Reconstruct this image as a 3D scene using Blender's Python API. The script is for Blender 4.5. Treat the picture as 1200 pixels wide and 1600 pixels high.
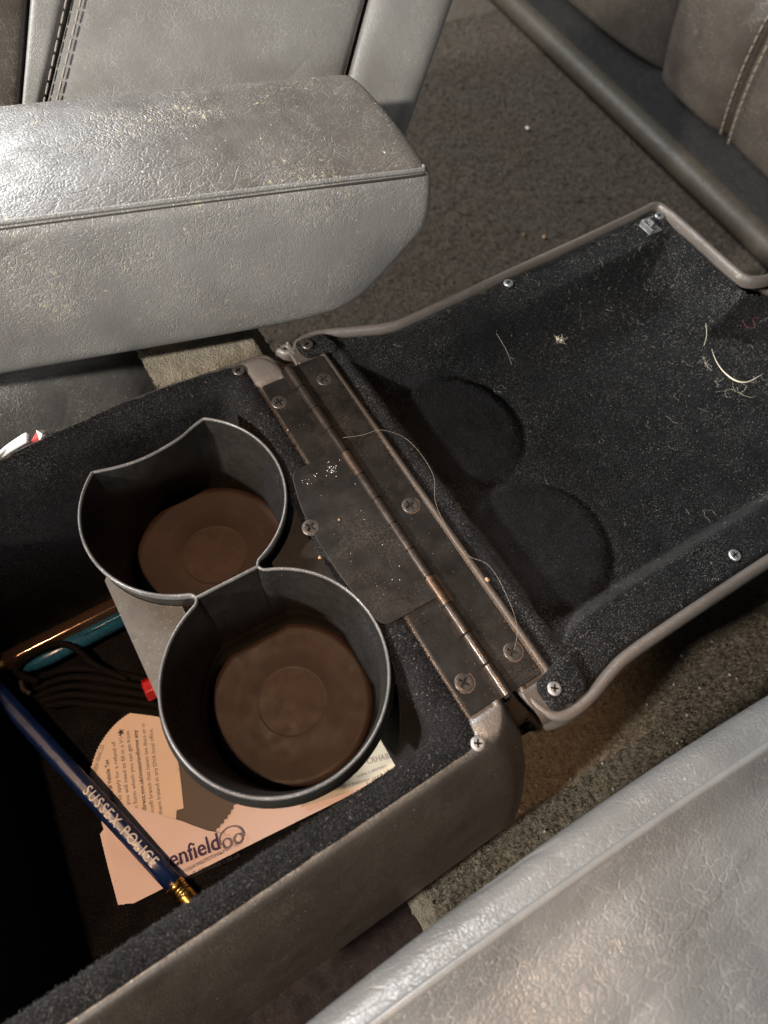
import bpy, bmesh, math, random
import numpy as np
from mathutils import Vector, Matrix, noise as mnoise

random.seed(7); rng = np.random.default_rng(7)
for o in list(bpy.data.objects): bpy.data.objects.remove(o)
scene = bpy.context.scene
C = scene.collection

# ------------------------------------------------------------------ camera
FPX = 975.0                                   # focal length in pixels of a 1200 px wide frame
_D = np.array([-75, 500, FPX]); _D /= np.linalg.norm(_D)
_X = np.array([2800, -1430, FPX]); _X = _X - _D * (_X @ _D); _X /= np.linalg.norm(_X)
_Z = -_D; _Y = np.cross(_Z, _X)
RW = np.array([_X, _Y, _Z])                   # camera (right, down, forward) -> world
CAM = -(RW @ (np.array([25 / FPX, 40 / FPX, 1.0]) * (FPX / 4400.0)))
cam_d = bpy.data.cameras.new('camera'); cam = bpy.data.objects.new('camera', cam_d); C.objects.link(cam)
cam_d.sensor_fit = 'HORIZONTAL'; cam_d.sensor_width = 36.0; cam_d.lens = 36.0 * FPX / 1200.0
cam_d.clip_start = 0.005; cam_d.clip_end = 50
m4 = Matrix.Identity(4)
for r in range(3):
    m4[r][0] = RW[r][0]; m4[r][1] = -RW[r][1]; m4[r][2] = -RW[r][2]; m4[r][3] = CAM[r]
cam.matrix_world = m4
cam_d.dof.use_dof = True; cam_d.dof.focus_distance = 0.235; cam_d.dof.aperture_fstop = 14.0
scene.camera = cam

# ------------------------------------------------------------------ world and lamps
world = bpy.data.worlds.new('World'); scene.world = world; world.use_nodes = True
bgn = world.node_tree.nodes['Background']
bgn.inputs[0].default_value = (0.60, 0.62, 0.66, 1); bgn.inputs[1].default_value = 0.05
def area(name, loc, target, sx, sy, power, col):
    l = bpy.data.lights.new(name, 'AREA'); l.shape = 'RECTANGLE'; l.size = sx; l.size_y = sy
    l.energy = power; l.color = col
    o = bpy.data.objects.new(name, l); C.objects.link(o); o.location = loc
    o.rotation_euler = (Vector(target) - Vector(loc)).to_track_quat('-Z', 'Y').to_euler(); return o
# low front window (compact, hard shadows), far and near side windows (broad), warm reading lamp in the roof
area('front_window_light', (-0.81, 0.002, 0.507), (0.15, 0.06, -0.03), 0.05, 0.05, 17.0, (1.0, 0.95, 0.87))
area('far_side_window_light', (-0.34, 0.98, 0.60), (-0.05, 0.15, 0.05), 0.66, 0.22, 21, (0.95, 0.98, 1.0))
area('near_side_window_light', (-0.62, -1.0, 0.47), (0.0, 0.1, 0.03), 0.7, 0.30, 7.0, (0.97, 0.985, 1.0))
lp = bpy.data.lights.new('roof_reading_lamp', 'SPOT'); lp.energy = 26.0; lp.color = (1.0, 0.64, 0.40); lp.shadow_soft_size = 0.012
lp.spot_size = math.radians(18.5); lp.spot_blend = 0.7
lo = bpy.data.objects.new('roof_reading_lamp', lp); C.objects.link(lo); lo.location = (-0.27, -0.06, 0.96)
lo.rotation_euler = (Vector((-0.06, -0.03, -0.06)) - lo.location).to_track_quat('-Z', 'Y').to_euler()
vs = scene.view_settings
vs.view_transform = 'Standard'; vs.look = 'None'; vs.gamma = 1.0; vs.exposure = 0.38; vs.use_curve_mapping = False

# ------------------------------------------------------------------ measuring helpers (all lengths in mm)
def U(px, py, z=0.0):
    d = RW @ np.array([(px - 600) / FPX, (py - 800) / FPX, 1.0])
    t = (z / 1000 - CAM[2]) / d[2]
    return (CAM + d * t) * 1000
def UP(px, py, p0, n):
    d = RW @ np.array([(px - 600) / FPX, (py - 800) / FPX, 1.0])
    p0 = np.array(p0) / 1000; n = np.array(n)
    return (CAM + d * (((p0 - CAM) @ n) / (d @ n))) * 1000

# ------------------------------------------------------------------ object helpers
ORG = {}
def thing(name, loc, label, cat, group=None):
    o = bpy.data.objects.new(name, None); C.objects.link(o); o.empty_display_size = 0.01
    o.location = Vector(loc) / 1000; ORG[o] = np.array(loc, float)
    o['label'] = label; o['category'] = cat
    if group: o['group'] = group
    return o
def org(p): return ORG[p] if p is not None and p in ORG else np.zeros(3)
def obj(name, verts, faces, mat, parent=None, smooth=True, label=None, cat=None, kind=None, group=None):
    v = (np.asarray(verts, float) - org(parent)) / 1000
    me = bpy.data.meshes.new(name); me.from_pydata(v.tolist(), [], [tuple(map(int, f)) for f in faces]); me.update()
    if smooth: me.polygons.foreach_set('use_smooth', [True] * len(me.polygons))
    if mat: me.materials.append(mat)
    o = bpy.data.objects.new(name, me); C.objects.link(o)
    ORG[o] = org(parent).copy()
    if parent: o.parent = parent
    if label: o['label'] = label
    if cat: o['category'] = cat
    if kind: o['kind'] = kind
    if group: o['group'] = group
    return o
def inst(name, me, parent, loc, rot=(0, 0, 0), scale=(1, 1, 1)):
    o = bpy.data.objects.new(name, me); C.objects.link(o); o.parent = parent
    o.location = Vector((np.array(loc) - org(parent)) / 1000); o.rotation_euler = rot; o.scale = scale
    return o
def subsurf(o, n=2):
    m = o.modifiers.new('s', 'SUBSURF'); m.levels = n; m.render_levels = n; return o
def bevel(o, w, seg=2, angle=35):
    m = o.modifiers.new('b', 'BEVEL'); m.width = w / 1000; m.segments = seg; m.limit_method = 'ANGLE'; m.angle_limit = math.radians(angle); return o
def loft(rings, closed=True, cap0=False, cap1=False):
    n = len(rings[0]); V = np.concatenate([np.asarray(r, float) for r in rings]); F = []
    for i in range(len(rings) - 1):
        for j in range(n if closed else n - 1):
            k = (j + 1) % n
            F.append((i * n + j, i * n + k, (i + 1) * n + k, (i + 1) * n + j))
    if cap0: F.append(tuple(range(n))[::-1])
    if cap1: F.append(tuple((len(rings) - 1) * n + j for j in range(n)))
    return V, F
def merge(parts):
    V = []; F = []; b = 0
    for v, f in parts:
        V.append(np.asarray(v, float)); F += [tuple(i + b for i in q) for q in f]; b += len(v)
    return np.concatenate(V), F
def tube(path, r, n=8, closed=False, flat=1.0):
    P = np.asarray(path, float); m = len(P); rings = []
    up = np.array([0, 0, 1.0])
    rr = np.full(m, r) if np.isscalar(r) else np.asarray(r, float)
    for i in range(m):
        t = P[min(i + 1, m - 1)] - P[max(i - 1, 0)]; t /= np.linalg.norm(t) + 1e-12
        a = np.cross(t, up)
        if np.linalg.norm(a) < 1e-3: a = np.cross(t, [1, 0, 0])
        a /= np.linalg.norm(a); b = np.cross(a, t)
        rings.append([P[i] + rr[i] * (math.cos(q) * a + flat * math.sin(q) * b) for q in np.linspace(0, 2 * math.pi, n, endpoint=False)])
    return loft(rings, True, True, True)
def spline(pts, n):
    P = np.asarray(pts, float); m = len(P); out = []
    for t in np.linspace(0, m - 1, n):
        i = min(int(t), m - 2); f = t - i
        p0, p1, p2, p3 = P[max(i - 1, 0)], P[i], P[i + 1], P[min(i + 2, m - 1)]
        out.append(0.5 * ((2 * p1) + (-p0 + p2) * f + (2 * p0 - 5 * p1 + 4 * p2 - p3) * f ** 2 + (-p0 + 3 * p1 - 3 * p2 + p3) * f ** 3))
    return np.array(out)
def box(x0, x1, y0, y1, z0, z1):
    V = [(x, y, z) for z in (z0, z1) for y in (y0, y1) for x in (x0, x1)]
    return np.array(V, float), [(0, 2, 3, 1), (4, 5, 7, 6), (0, 1, 5, 4), (2, 6, 7, 3), (0, 4, 6, 2), (1, 3, 7, 5)]
def prism(poly, z0, z1):
    n = len(poly); V = [(p[0], p[1], z0) for p in poly] + [(p[0], p[1], z1) for p in poly]
    F = [tuple(range(n))[::-1], tuple(range(n, 2 * n))] + [(i, (i + 1) % n, n + (i + 1) % n, n + i) for i in range(n)]
    return np.array(V, float), F
def round_poly(poly, r, n=6):
    out = []; m = len(poly)
    rr = r if isinstance(r, (list, tuple)) else [r] * m
    for i in range(m):
        p = np.array(poly[i], float); a = np.array(poly[i - 1], float); b = np.array(poly[(i + 1) % m], float)
        u = a - p; v = b - p; lu, lv = np.linalg.norm(u), np.linalg.norm(v); q = min(rr[i], lu * .49, lv * .49)
        p0 = p + u / lu * q; p1 = p + v / lv * q
        if q < 1e-6: out.append(p); continue
        for t in np.linspace(0, 1, n): out.append((1 - t) ** 2 * p0 + 2 * t * (1 - t) * p + t * t * p1)
    return np.array(out)
def resample(poly, step):
    P = np.asarray(poly, float); Q = np.vstack([P, P[:1]]); s = np.concatenate([[0], np.cumsum(np.linalg.norm(np.diff(Q, axis=0), axis=1))])
    n = max(8, int(s[-1] / step)); t = np.linspace(0, s[-1], n, endpoint=False)
    return np.stack([np.interp(t, s, Q[:, k]) for k in range(P.shape[1])], 1)
def smooth_poly(P, it=2):
    for _ in range(it): P = 0.25 * np.roll(P, 1, 0) + 0.5 * P + 0.25 * np.roll(P, -1, 0)
    return P
def normals2(P):       # inward normals of a closed counter-clockwise polygon
    t = np.roll(P, -1, 0) - np.roll(P, 1, 0); t /= np.linalg.norm(t, axis=1)[:, None] + 1e-12
    return np.stack([-t[:, 1], t[:, 0]], 1)
def ring_of(P, d, z, N=None):
    N = normals2(P) if N is None else N
    Q = P + N * d
    return np.column_stack([Q, np.full(len(Q), z) if np.isscalar(z) else z])
def sstep(a, b, x):
    t = np.clip((x - a) / (b - a), 0, 1); return t * t * (3 - 2 * t)
def fbm(x, y, sc, oct=3, seed=0.0):
    return mnoise.fractal(Vector((x / sc, y / sc, seed)), 1.0, 2.0, oct)
def cross_line(t0, t1, n): return np.linspace(t0, t1, n)

# ------------------------------------------------------------------ materials
class MB:
    def __init__(s, name):
        s.m = bpy.data.materials.new(name); s.m.use_nodes = True; s.t = s.m.node_tree
        s.b = s.t.nodes['Principled BSDF']; s.co = s.t.nodes.new('ShaderNodeTexCoord')
        mp = s.t.nodes.new('ShaderNodeMapping'); mp.inputs['Scale'].default_value = (1000, 1000, 1000)
        s.l(s.co.outputs['Object'], mp.inputs[0]); s.v = mp.outputs[0]
    def l(s, a, b): s.t.links.new(a, b)
    def n(s, t, **k):
        q = s.t.nodes.new(t)
        for a, b in k.items():
            if a in q.inputs: q.inputs[a].default_value = b
            else: setattr(q, a, b)
        return q
    def noise(s, sc, det=3, rough=.55, vec=None, dist=0):
        q = s.n('ShaderNodeTexNoise', Scale=sc, Detail=det, Roughness=rough, Distortion=dist); s.l(vec or s.v, q.inputs['Vector']); return q.outputs['Fac']
    def vor(s, sc, feature='DISTANCE_TO_EDGE', vec=None):
        q = s.n('ShaderNodeTexVoronoi', Scale=sc); q.feature = feature; s.l(vec or s.v, q.inputs['Vector']); return q.outputs[0]
    def rng(s, x, a, b, c=0., d=1., smooth=False):
        q = s.n('ShaderNodeMapRange'); q.inputs[1].default_value = a; q.inputs[2].default_value = b; q.inputs[3].default_value = c; q.inputs[4].default_value = d
        if smooth: q.interpolation_type = 'SMOOTHSTEP'
        s.l(x, q.inputs[0]); return q.outputs[0]
    def math(s, op, a, b):
        q = s.n('ShaderNodeMath', operation=op)
        for i, x in enumerate((a, b)):
            if isinstance(x, (int, float)): q.inputs[i].default_value = x
            else: s.l(x, q.inputs[i])
        return q.outputs[0]
    def mix(s, f, a, b):
        q = s.n('ShaderNodeMix', data_type='RGBA')
        if isinstance(f, (int, float)): q.inputs[0].default_value = f
        else: s.l(f, q.inputs[0])
        for i, x in ((6, a), (7, b)):
            if isinstance(x, tuple): q.inputs[i].default_value = (*x, 1)
            else: s.l(x, q.inputs[i])
        return q.outputs[2]
    def warp(s, amt, sc):
        q = s.n('ShaderNodeTexNoise', Scale=sc, Detail=2); s.l(s.v, q.inputs['Vector'])
        a = s.n('ShaderNodeVectorMath', operation='SUBTRACT'); s.l(q.outputs['Color'], a.inputs[0]); a.inputs[1].default_value = (.5, .5, .5)
        b = s.n('ShaderNodeVectorMath', operation='SCALE'); s.l(a.outputs[0], b.inputs[0]); b.inputs['Scale'].default_value = amt
        c = s.n('ShaderNodeVectorMath', operation='ADD'); s.l(s.v, c.inputs[0]); s.l(b.outputs[0], c.inputs[1]); return c.outputs[0]
    def stretch(s, sc, rot=(0, 0, 0), vec=None):
        q = s.n('ShaderNodeMapping'); q.inputs['Scale'].default_value = sc; q.inputs['Rotation'].default_value = rot; s.l(vec or s.v, q.inputs[0]); return q.outputs[0]
    def bump(s, h, dist, strength=1.0, prev=None):
        q = s.n('ShaderNodeBump', Strength=strength); q.inputs['Distance'].default_value = dist / 1000
        s.l(h, q.inputs['Height'])
        if prev: s.l(prev, q.inputs['Normal'])
        return q.outputs[0]
    def out(s, color=None, rough=None, normal=None, **k):
        for key, x in (('Base Color', color), ('Roughness', rough), ('Normal', normal)):
            if x is None: continue
            if isinstance(x, tuple): s.b.inputs[key].default_value = (*x, 1)
            elif isinstance(x, (int, float)): s.b.inputs[key].default_value = x
            else: s.l(x, s.b.inputs[key])
        for a, b in k.items():
            s.b.inputs[a.replace('_', ' ')].default_value = (*b, 1) if isinstance(b, tuple) else b
        return s.m

def leather(name, base, base2, rough=.42, grain=.75, gdep=.12, vein=.30, vdep=.10, crease=.02, cdep=.25, dust=.3, dustcol=(.42, .39, .33), wscale=(1, 1, 1), wrot=(0, 0, 0), wear=0., pale=.25):
    s = MB(name); w = s.warp(1.6, .35)
    g = s.rng(s.vor(grain, vec=w), 0, .22)                                   # fine grain
    ve = s.vor(vein, vec=s.stretch(wscale, wrot, s.warp(4.5, .16)))          # net of veins
    vr = s.rng(ve, 0, .10, smooth=True)
    vmask = s.rng(s.noise(.045, 3, .6), .38, .62)
    cn = s.noise(crease, 3, .45, s.stretch(tuple(x * y for x, y in zip(wscale, wscale)), wrot, s.warp(8, .05)))
    cr = s.rng(s.math('ABSOLUTE', s.math('SUBTRACT', cn, .5), 0), 0, .022, smooth=True)      # long creases
    gmask = s.rng(s.noise(.05, 2), .35, .65, .35, 1)
    nb = s.bump(s.math('MULTIPLY', g, gmask), gdep, 1)
    nb = s.bump(s.math('MULTIPLY', vr, s.rng(vmask, 0, 1, .25, 1)), vdep, 1, nb)
    nb = s.bump(cr, cdep, 1, nb)
    nb = s.bump(s.noise(.06, 3), .9, .5, nb)
    col = s.mix(s.rng(s.noise(.03, 4), .3, .7), base, base2)
    pl = s.math('MULTIPLY', s.math('MULTIPLY', s.rng(ve, 0, .07, 1, 0), vmask), s.rng(s.noise(.6, 3), .35, .6))
    col = s.mix(s.math('MULTIPLY', pl, pale), col, dustcol)
    dmask = s.math('MULTIPLY', s.rng(s.noise(1.7, 3, .7), .50, .72), s.rng(s.noise(.055, 4, .6), .42, .68))
    col = s.mix(s.math('MULTIPLY', dmask, dust), col, dustcol)
    spk = s.rng(s.noise(.7, 2, .5), .72, .75)
    col = s.mix(s.math('MULTIPLY', spk, min(1, dust * 1.6)), col, (.55, .52, .45))
    if wear:
        wm = s.math('MULTIPLY', s.rng(s.noise(.5, 4, .7), .56, .66), s.rng(s.noise(.05, 3), .54, .64))
        col = s.mix(s.math('MULTIPLY', wm, wear), col, (.58, .50, .32))
    r = s.rng(s.noise(.09, 4), .3, .7, rough - .07, rough + .10)
    return s.out(col, r, nb, Specular_IOR_Level=.62)

def velvet(name, dusty=.35, base=(.006, .0062, .0075), sheen=.06, clean=()):
    s = MB(name)
    f = s.noise(2.6, 3, .75); f2 = s.noise(.045, 4, .6)
    nap = s.rng(s.noise(.10, 3, .6), .35, .65)
    col = s.mix(nap, base, tuple(x * 2.0 for x in base))
    spk = s.math('MULTIPLY', s.rng(s.noise(1.9, 2, .6), .54, .72), s.rng(f2, .34, .62, .25, 1))
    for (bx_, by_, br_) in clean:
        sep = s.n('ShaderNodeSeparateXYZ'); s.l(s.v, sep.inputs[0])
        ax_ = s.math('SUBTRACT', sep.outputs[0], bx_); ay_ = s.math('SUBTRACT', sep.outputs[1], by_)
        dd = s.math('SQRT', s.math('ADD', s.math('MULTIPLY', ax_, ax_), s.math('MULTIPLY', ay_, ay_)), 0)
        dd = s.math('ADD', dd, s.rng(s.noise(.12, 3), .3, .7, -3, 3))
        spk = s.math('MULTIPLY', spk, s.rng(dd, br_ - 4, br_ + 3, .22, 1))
    col = s.mix(s.math('MULTIPLY', spk, dusty), col, (.20, .19, .175))
    nb = s.bump(f, .45, .8)
    nb = s.bump(s.noise(.35, 3), .5, .6, nb)
    m = s.out(col, .95, nb, Specular_IOR_Level=.12, Sheen_Weight=sheen, Sheen_Roughness=.22, Sheen_Tint=(.95, .97, 1.0))
    return m

def simple(name, col, rough=.5, metal=0., nsc=None, ndep=.05, var=.0, dust=0., spec=.5, coat=0., dsc=1.1, dth=.62):
    s = MB(name); c = col; nm = None
    if var: c = s.mix(s.rng(s.noise(.15, 4), .3, .7), tuple(x * (1 - var) for x in col), tuple(min(1, x * (1 + var)) for x in col))
    if dust:
        d = s.rng(s.noise(dsc, 3, .65), dth, dth + .1)
        c = s.mix(s.math('MULTIPLY', d, dust), c, (.5, .46, .4))
    if nsc: nm = s.bump(s.noise(nsc, 3), ndep)
    r = s.rng(s.noise(.4, 4), .3, .7, max(.02, rough - .08), min(1, rough + .1))
    return s.out(c, r, nm, Metallic=metal, Specular_IOR_Level=spec, Coat_Weight=coat)

M = {}
M['armrest'] = leather('armrest_leather', (.128, .120, .111), (.172, .164, .154), .40, 1.3, .08, .58, .11, .012, .10, .35, wscale=(.8, 1.1, 1), wrot=(0, 0, .5), wear=.30, pale=.35)
M['armtop'] = leather('armrest_top_leather', (.068, .057, .048), (.090, .078, .067), .44, .75, .07, .36, .08, .035, .06, .55, wscale=(.55, 1.2, 1), wrot=(0, 0, .22), wear=.6, pale=.20)
M['seat_grey'] = leather('grey_seat_leather', (.140, .132, .122), (.175, .168, .158), .42, 1.2, .05, .50, .05, .012, .08, .12, wscale=(.8, 1.2, 1), wrot=(0, 0, .8), pale=.25)
M['seat_near'] = leather('near_seat_leather', (.098, .096, .093), (.132, .130, .126), .37, .7, .08, .30, .08, .010, .30, .16, wscale=(.5, 1.35, 1), wrot=(0, 0, .35), pale=.18)
M['seat_dark'] = leather('dark_seat_leather', (.046, .038, .031), (.062, .051, .042), .31, 1.0, .06, .3, .06, .010, .12, .18, pale=.2)
M['ridge_highlight'] = simple('near_seat_ridge_highlight', (.14, .137, .132), .26, 0, 1.2, .03, .1, .1)
M['console'] = leather('console_leather', (.048, .041, .035), (.060, .052, .045), .36, 1.2, .05, .6, .03, .008, .03, .25, pale=.1)
M['trim_brown'] = leather('brown_hinge_trim', (.040, .031, .025), (.052, .041, .034), .42, 1.3, .05, .6, .03, .008, .03, .14, pale=.1)
M['console_trim'] = leather('console_trim_leather', (.072, .060, .052), (.094, .079, .069), .34, 1.3, .05, .6, .03, .008, .03, .16, pale=.1)
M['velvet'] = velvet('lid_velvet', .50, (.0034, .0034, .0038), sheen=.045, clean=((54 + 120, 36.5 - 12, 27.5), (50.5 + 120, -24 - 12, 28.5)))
M['velvet_box'] = velvet('box_velvet', .30, (.0035, .0034, .0038), .018)
M['velvet_pile_box'] = MB('box_velvet_pile_fibre').out((.015, .0151, .0165), .7, None, Specular_IOR_Level=.25)
M['dusty_pile'] = MB('dusty_pile_fibre').out((.075, .074, .074), .8, None, Specular_IOR_Level=.2)
M['velvet_pile'] = MB('velvet_pile_fibre').out((.0064, .0064, .0070), .7, None, Specular_IOR_Level=.25)
def hinge_metal():
    s = MB('hinge_bronze_steel')
    c = s.mix(s.rng(s.noise(.09, 5, .6), .35, .65), (.0050, .0045, .0042), (.0110, .0096, .0088))
    sm = s.math('MULTIPLY', s.rng(s.noise(.05, 4, .65), .48, .66), s.rng(s.noise(1.3, 4, .75), .42, .62))      # greasy dust smears
    c = s.mix(s.math('MULTIPLY', sm, .35), c, (.07, .057, .045))
    c = s.mix(s.math('MULTIPLY', s.rng(s.noise(1.8, 2, .5), .72, .76), .5), c, (.22, .19, .155))                   # grit
    c = s.mix(s.math('MULTIPLY', s.rng(s.noise(.30, 4, .7), .69, .75), .4), c, (.10, .05, .025))                   # rust freckles
    sc = s.noise(.8, 2, .5, s.stretch((.12, 3.5, 1), (0, 0, 1.1)))
    r = s.rng(s.noise(.12, 4), .3, .7, .36, .58)
    nb = s.bump(sc, .04, .5); nb = s.bump(s.noise(2.2, 3), .03, 1, nb)
    return s.out(c, r, nb, Metallic=0.0, Specular_IOR_Level=.22)
M['hinge'] = hinge_metal()
M['pin'] = simple('hinge_knuckle_steel', (.032, .025, .021), .34, .6, 3, .03, .35, .2, dth=.68)
M['pin_worn'] = simple('worn_copper_knuckle', (.075, .050, .036), .36, .75, 3, .03, .45, .1)
M['screw_dark'] = simple('dark_screw_steel', (.055, .048, .043), .40, .6, 3, .02, .3, .2)
M['screw_bright'] = simple('bright_screw_steel', (.36, .36, .36), .42, .8, 3, .02, .15, .12)
M['recess'] = simple('screw_recess', (.01, .008, .007), .8)
M['rust'] = simple('rust_ring', (.055, .028, .016), .85, 0, 2, .05, .4)
M['cup'] = simple('black_cup_plastic', (.010, .0092, .0078), .50, 0, 1.5, .02, .3, .18, spec=.35, dth=.69)
M['cup_lip'] = simple('lit_cup_lip', (.075, .074, .075), .32, 0, 2.0, .04, .3, .3, dth=.60)  # paler than the cup plastic: light along the rim is put into the colour
M['cup_web'] = simple('dusty_cup_web', (.036, .030, .023), .5, 0, 2, .03, .2, .10, dth=.60)
M['plate'] = simple('steel_striker', (.62, .62, .62), .3, .9, 2, .02, .2)
M['chalk'] = simple('white_paint_fleck', (.75, .75, .73), .8)
M['tan'] = simple('tan_crumb', (.26, .16, .09), .9)
M['lint'] = simple('pale_lint', (.20, .185, .155), .95)
M['hair'] = simple('pale_hair', (.20, .165, .13), .5)
M['red_fibre'] = simple('dull_red_fibre', (.25, .06, .05), .9)
M['thread'] = simple('cream_thread', (.62, .56, .42), .9)
M['stitch'] = simple('grey_brown_stitch', (.20, .175, .155), .8)
M['stitch_dark'] = simple('brown_stitch', (.19, .15, .115), .8)
M['groove'] = simple('dark_groove', (.02, .016, .013), .8)
M['black'] = simple('black_plastic', (.012, .011, .011), .5, 0, 1, .03, .2, .1)
M['shaded_gap_floor'] = simple('dark_brown_floor', (.016, .010, .008), .95, 0, .8, .4, .4, .08, spec=.1)  # near-black colour stands in for the shade in the gap by the seat
M['cord'] = simple('dull_black_cord', (.006, .005, .005), .85, 0, 2, .1, spec=.15)
M['trim_dark'] = leather('dark_seat_trim', (.048, .045, .043), (.062, .058, .055), .42, 1.1, .05, .5, .05, .01, .08, .3, pale=.25)
M['rail'] = simple('rail_plastic', (.040, .033, .024), .55, 0, 1.5, .03, .15, .1, spec=.3)
M['ink'] = simple('black_ink', (.03, .025, .03), .8)
M['ink_purple'] = simple('purple_ink', (.06, .035, .10), .8)
M['ink_grey'] = simple('grey_ink', (.22, .17, .17), .8)
M['red'] = simple('red_plastic', (.55, .012, .02), .28, 0, 1, .02, .15)
M['blue_pen'] = simple('blue_pen_barrel', (.02, .11, .19), .25, 0, None, 0, .2)
M['navy'] = simple('navy_pencil_paint', (.008, .025, .11), .33, 0, 1, .02, .25, .10, dth=.70)
M['white_print'] = simple('white_print', (.78, .76, .74), .6)
M['brass'] = simple('brass_ferrule', (.60, .36, .10), .27, 1.0, 2, .03, .2)
M['eraser'] = simple('eraser_rubber', (.45, .12, .10), .9)
M['wrap_white'] = simple('white_wrapper', (.7, .7, .7), .4)
M['wrap_red'] = simple('red_wrapper', (.65, .10, .10), .4)
def paper(name, a, b):
    s = MB(name); c = s.mix(s.rng(s.noise(.03, 3), .3, .7), a, b)
    c = s.mix(s.math('MULTIPLY', s.rng(s.noise(.5, 2), .72, .76), .5), c, (.25, .18, .14))
    return s.out(c, .6, s.bump(s.noise(.05, 2), 1.0, .35))
M['card'] = paper('card_stock', (.76, .61, .59), (.81, .66, .63))
M['paper'] = paper('disc_paper', (.76, .60, .49), (.80, .64, .52))
M['disc_back'] = paper('brown_disc_back', (.075, .055, .045), (.085, .065, .052))
M['leaflet'] = paper('yellowed_leaflet', (.46, .42, .33), (.55, .50, .40))
def copper_glint(name):
    s = MB(name); return s.out((.22, .13, .09), .10, None, Metallic=.8)  # coppery metallic colour stands in for reflections in the clear barrel
M['clear'] = copper_glint('copper_glint_plastic')
def carpet(name, a, b, hs=.22):
    s = MB(name); v2 = s.stretch((1, .45, 1), (0, 0, .6), s.warp(3, .2))
    tuft = s.noise(hs, 4, .75, v2); fine = s.noise(1.1, 3, .7)
    h = s.math('ADD', s.math('MULTIPLY', tuft, .65), s.math('MULTIPLY', fine, .35))
    c = s.mix(s.rng(h, .40, .60), a, b)
    c = s.mix(s.rng(s.noise(.018, 3), .35, .7, 0, .5), c, (b[0] * .7, b[1] * .62, b[2] * .5))
    c = s.mix(s.math('MULTIPLY', s.rng(s.noise(.6, 2), .72, .75), .6), c, (.4, .35, .27))
    return s.out(c, .95, s.bump(h, 2.6, 1.0), Specular_IOR_Level=.1, Sheen_Weight=.12)
M['carpet'] = carpet('brown_carpet', (.042, .032, .022), (.082, .063, .044), .30)
M['carpet_grey'] = carpet('grey_carpet', (.060, .051, .039), (.16, .139, .106), .45)
M['carpet_lit'] = carpet('lit_carpet', (.150, .128, .094), (.20, .174, .130), .1)  # warm light on the floor carpet is put into this paler colour
def brown_pad():
    s = MB('brown_rubber_pad')
    g = s.noise(.05, 4); c = s.mix(s.rng(g, .3, .7), (.022, .0112, .0072), (.036, .019, .0125))
    sep = s.n('ShaderNodeSeparateXYZ'); s.l(s.v, sep.inputs[0])
    ax_ = s.math('SUBTRACT', sep.outputs[0], 2.7); ay_ = s.math('SUBTRACT', s.math('ABSOLUTE', sep.outputs[1], 0), 34.5)
    dd = s.math('SQRT', s.math('ADD', s.math('MULTIPLY', ax_, ax_), s.math('MULTIPLY', ay_, ay_)), 0)
    wob = s.math('ADD', dd, s.rng(s.noise(.08, 3), .3, .7, -.8, .8))
    worn = s.math('MULTIPLY', s.rng(wob, 12.2, 13.4, 1, 0), s.rng(s.noise(.16, 5, .7), .38, .62, .15, 1))      # scuffed mark of a cup foot
    c = s.mix(s.math('MULTIPLY', worn, .5), c, (.070, .042, .030))
    ring = s.rng(s.math('ABSOLUTE', s.math('SUBTRACT', wob, 21.5), 0), 0, 1.6, 1, 0)                            # dried drink ring
    c = s.mix(s.math('MULTIPLY', ring, s.rng(s.noise(.1, 4), .40, .62, 0, .5)), c, (.060, .034, .022))
    c = s.mix(s.math('MULTIPLY', s.rng(s.noise(1.3, 2), .74, .77), .4), c, (.16, .12, .085))
    nb = s.bump(s.noise(2.5, 3), .05, 1); nb = s.bump(s.rng(dd, 12.6, 13.4, 0, 1, True), .12, .7, nb)
    return s.out(c, s.rng(s.noise(.2, 4), .3, .7, .46, .64), nb, Specular_IOR_Level=.3)
M['pad'] = brown_pad()

# ------------------------------------------------------------------ ground
def sheet(name, x0, x1, y0, y1, z, step, amp, mat, f=None, **k):
    xs = np.arange(x0, x1 + .1, step); ys = np.arange(y0, y1 + .1, step); X, Y = np.meshgrid(xs, ys)
    Zv = z + rng.normal(0, amp, X.shape)
    if f is not None: Zv = Zv + f(X, Y)
    Xj = X + rng.normal(0, step * .22, X.shape); Yj = Y + rng.normal(0, step * .22, X.shape)
    n = len(xs); F = [(j * n + i, j * n + i + 1, (j + 1) * n + i + 1, (j + 1) * n + i) for j in range(len(ys) - 1) for i in range(n - 1)]
    return obj(name, np.column_stack([Xj.ravel(), Yj.ravel(), Zv.ravel()]), F, mat, **k)
CZ = -160.0
carp_a = sheet('carpet_floor', 5, 640, -78, 760, CZ, 2.2, .55, M['carpet'], kind='structure')
low = obj('footwell_floor', *box(-420, 700, -420, 800, CZ - 24, CZ - 12), M['shaded_gap_floor'], smooth=False, kind='structure')
# carpeted tunnel side beside the console's near wall, with a rolled edge towards the gap
xe = U(628, 1440, -105)[0]
carp_b = sheet('carpet_tunnel', xe + 6, 420, -230, -80, -107, 1.5, .45, M['carpet_grey'], f=lambda X, Y: -8 * sstep(18, 0, X - xe) ** 2 - .03 * np.maximum(0, X - 60), kind='structure')

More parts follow.
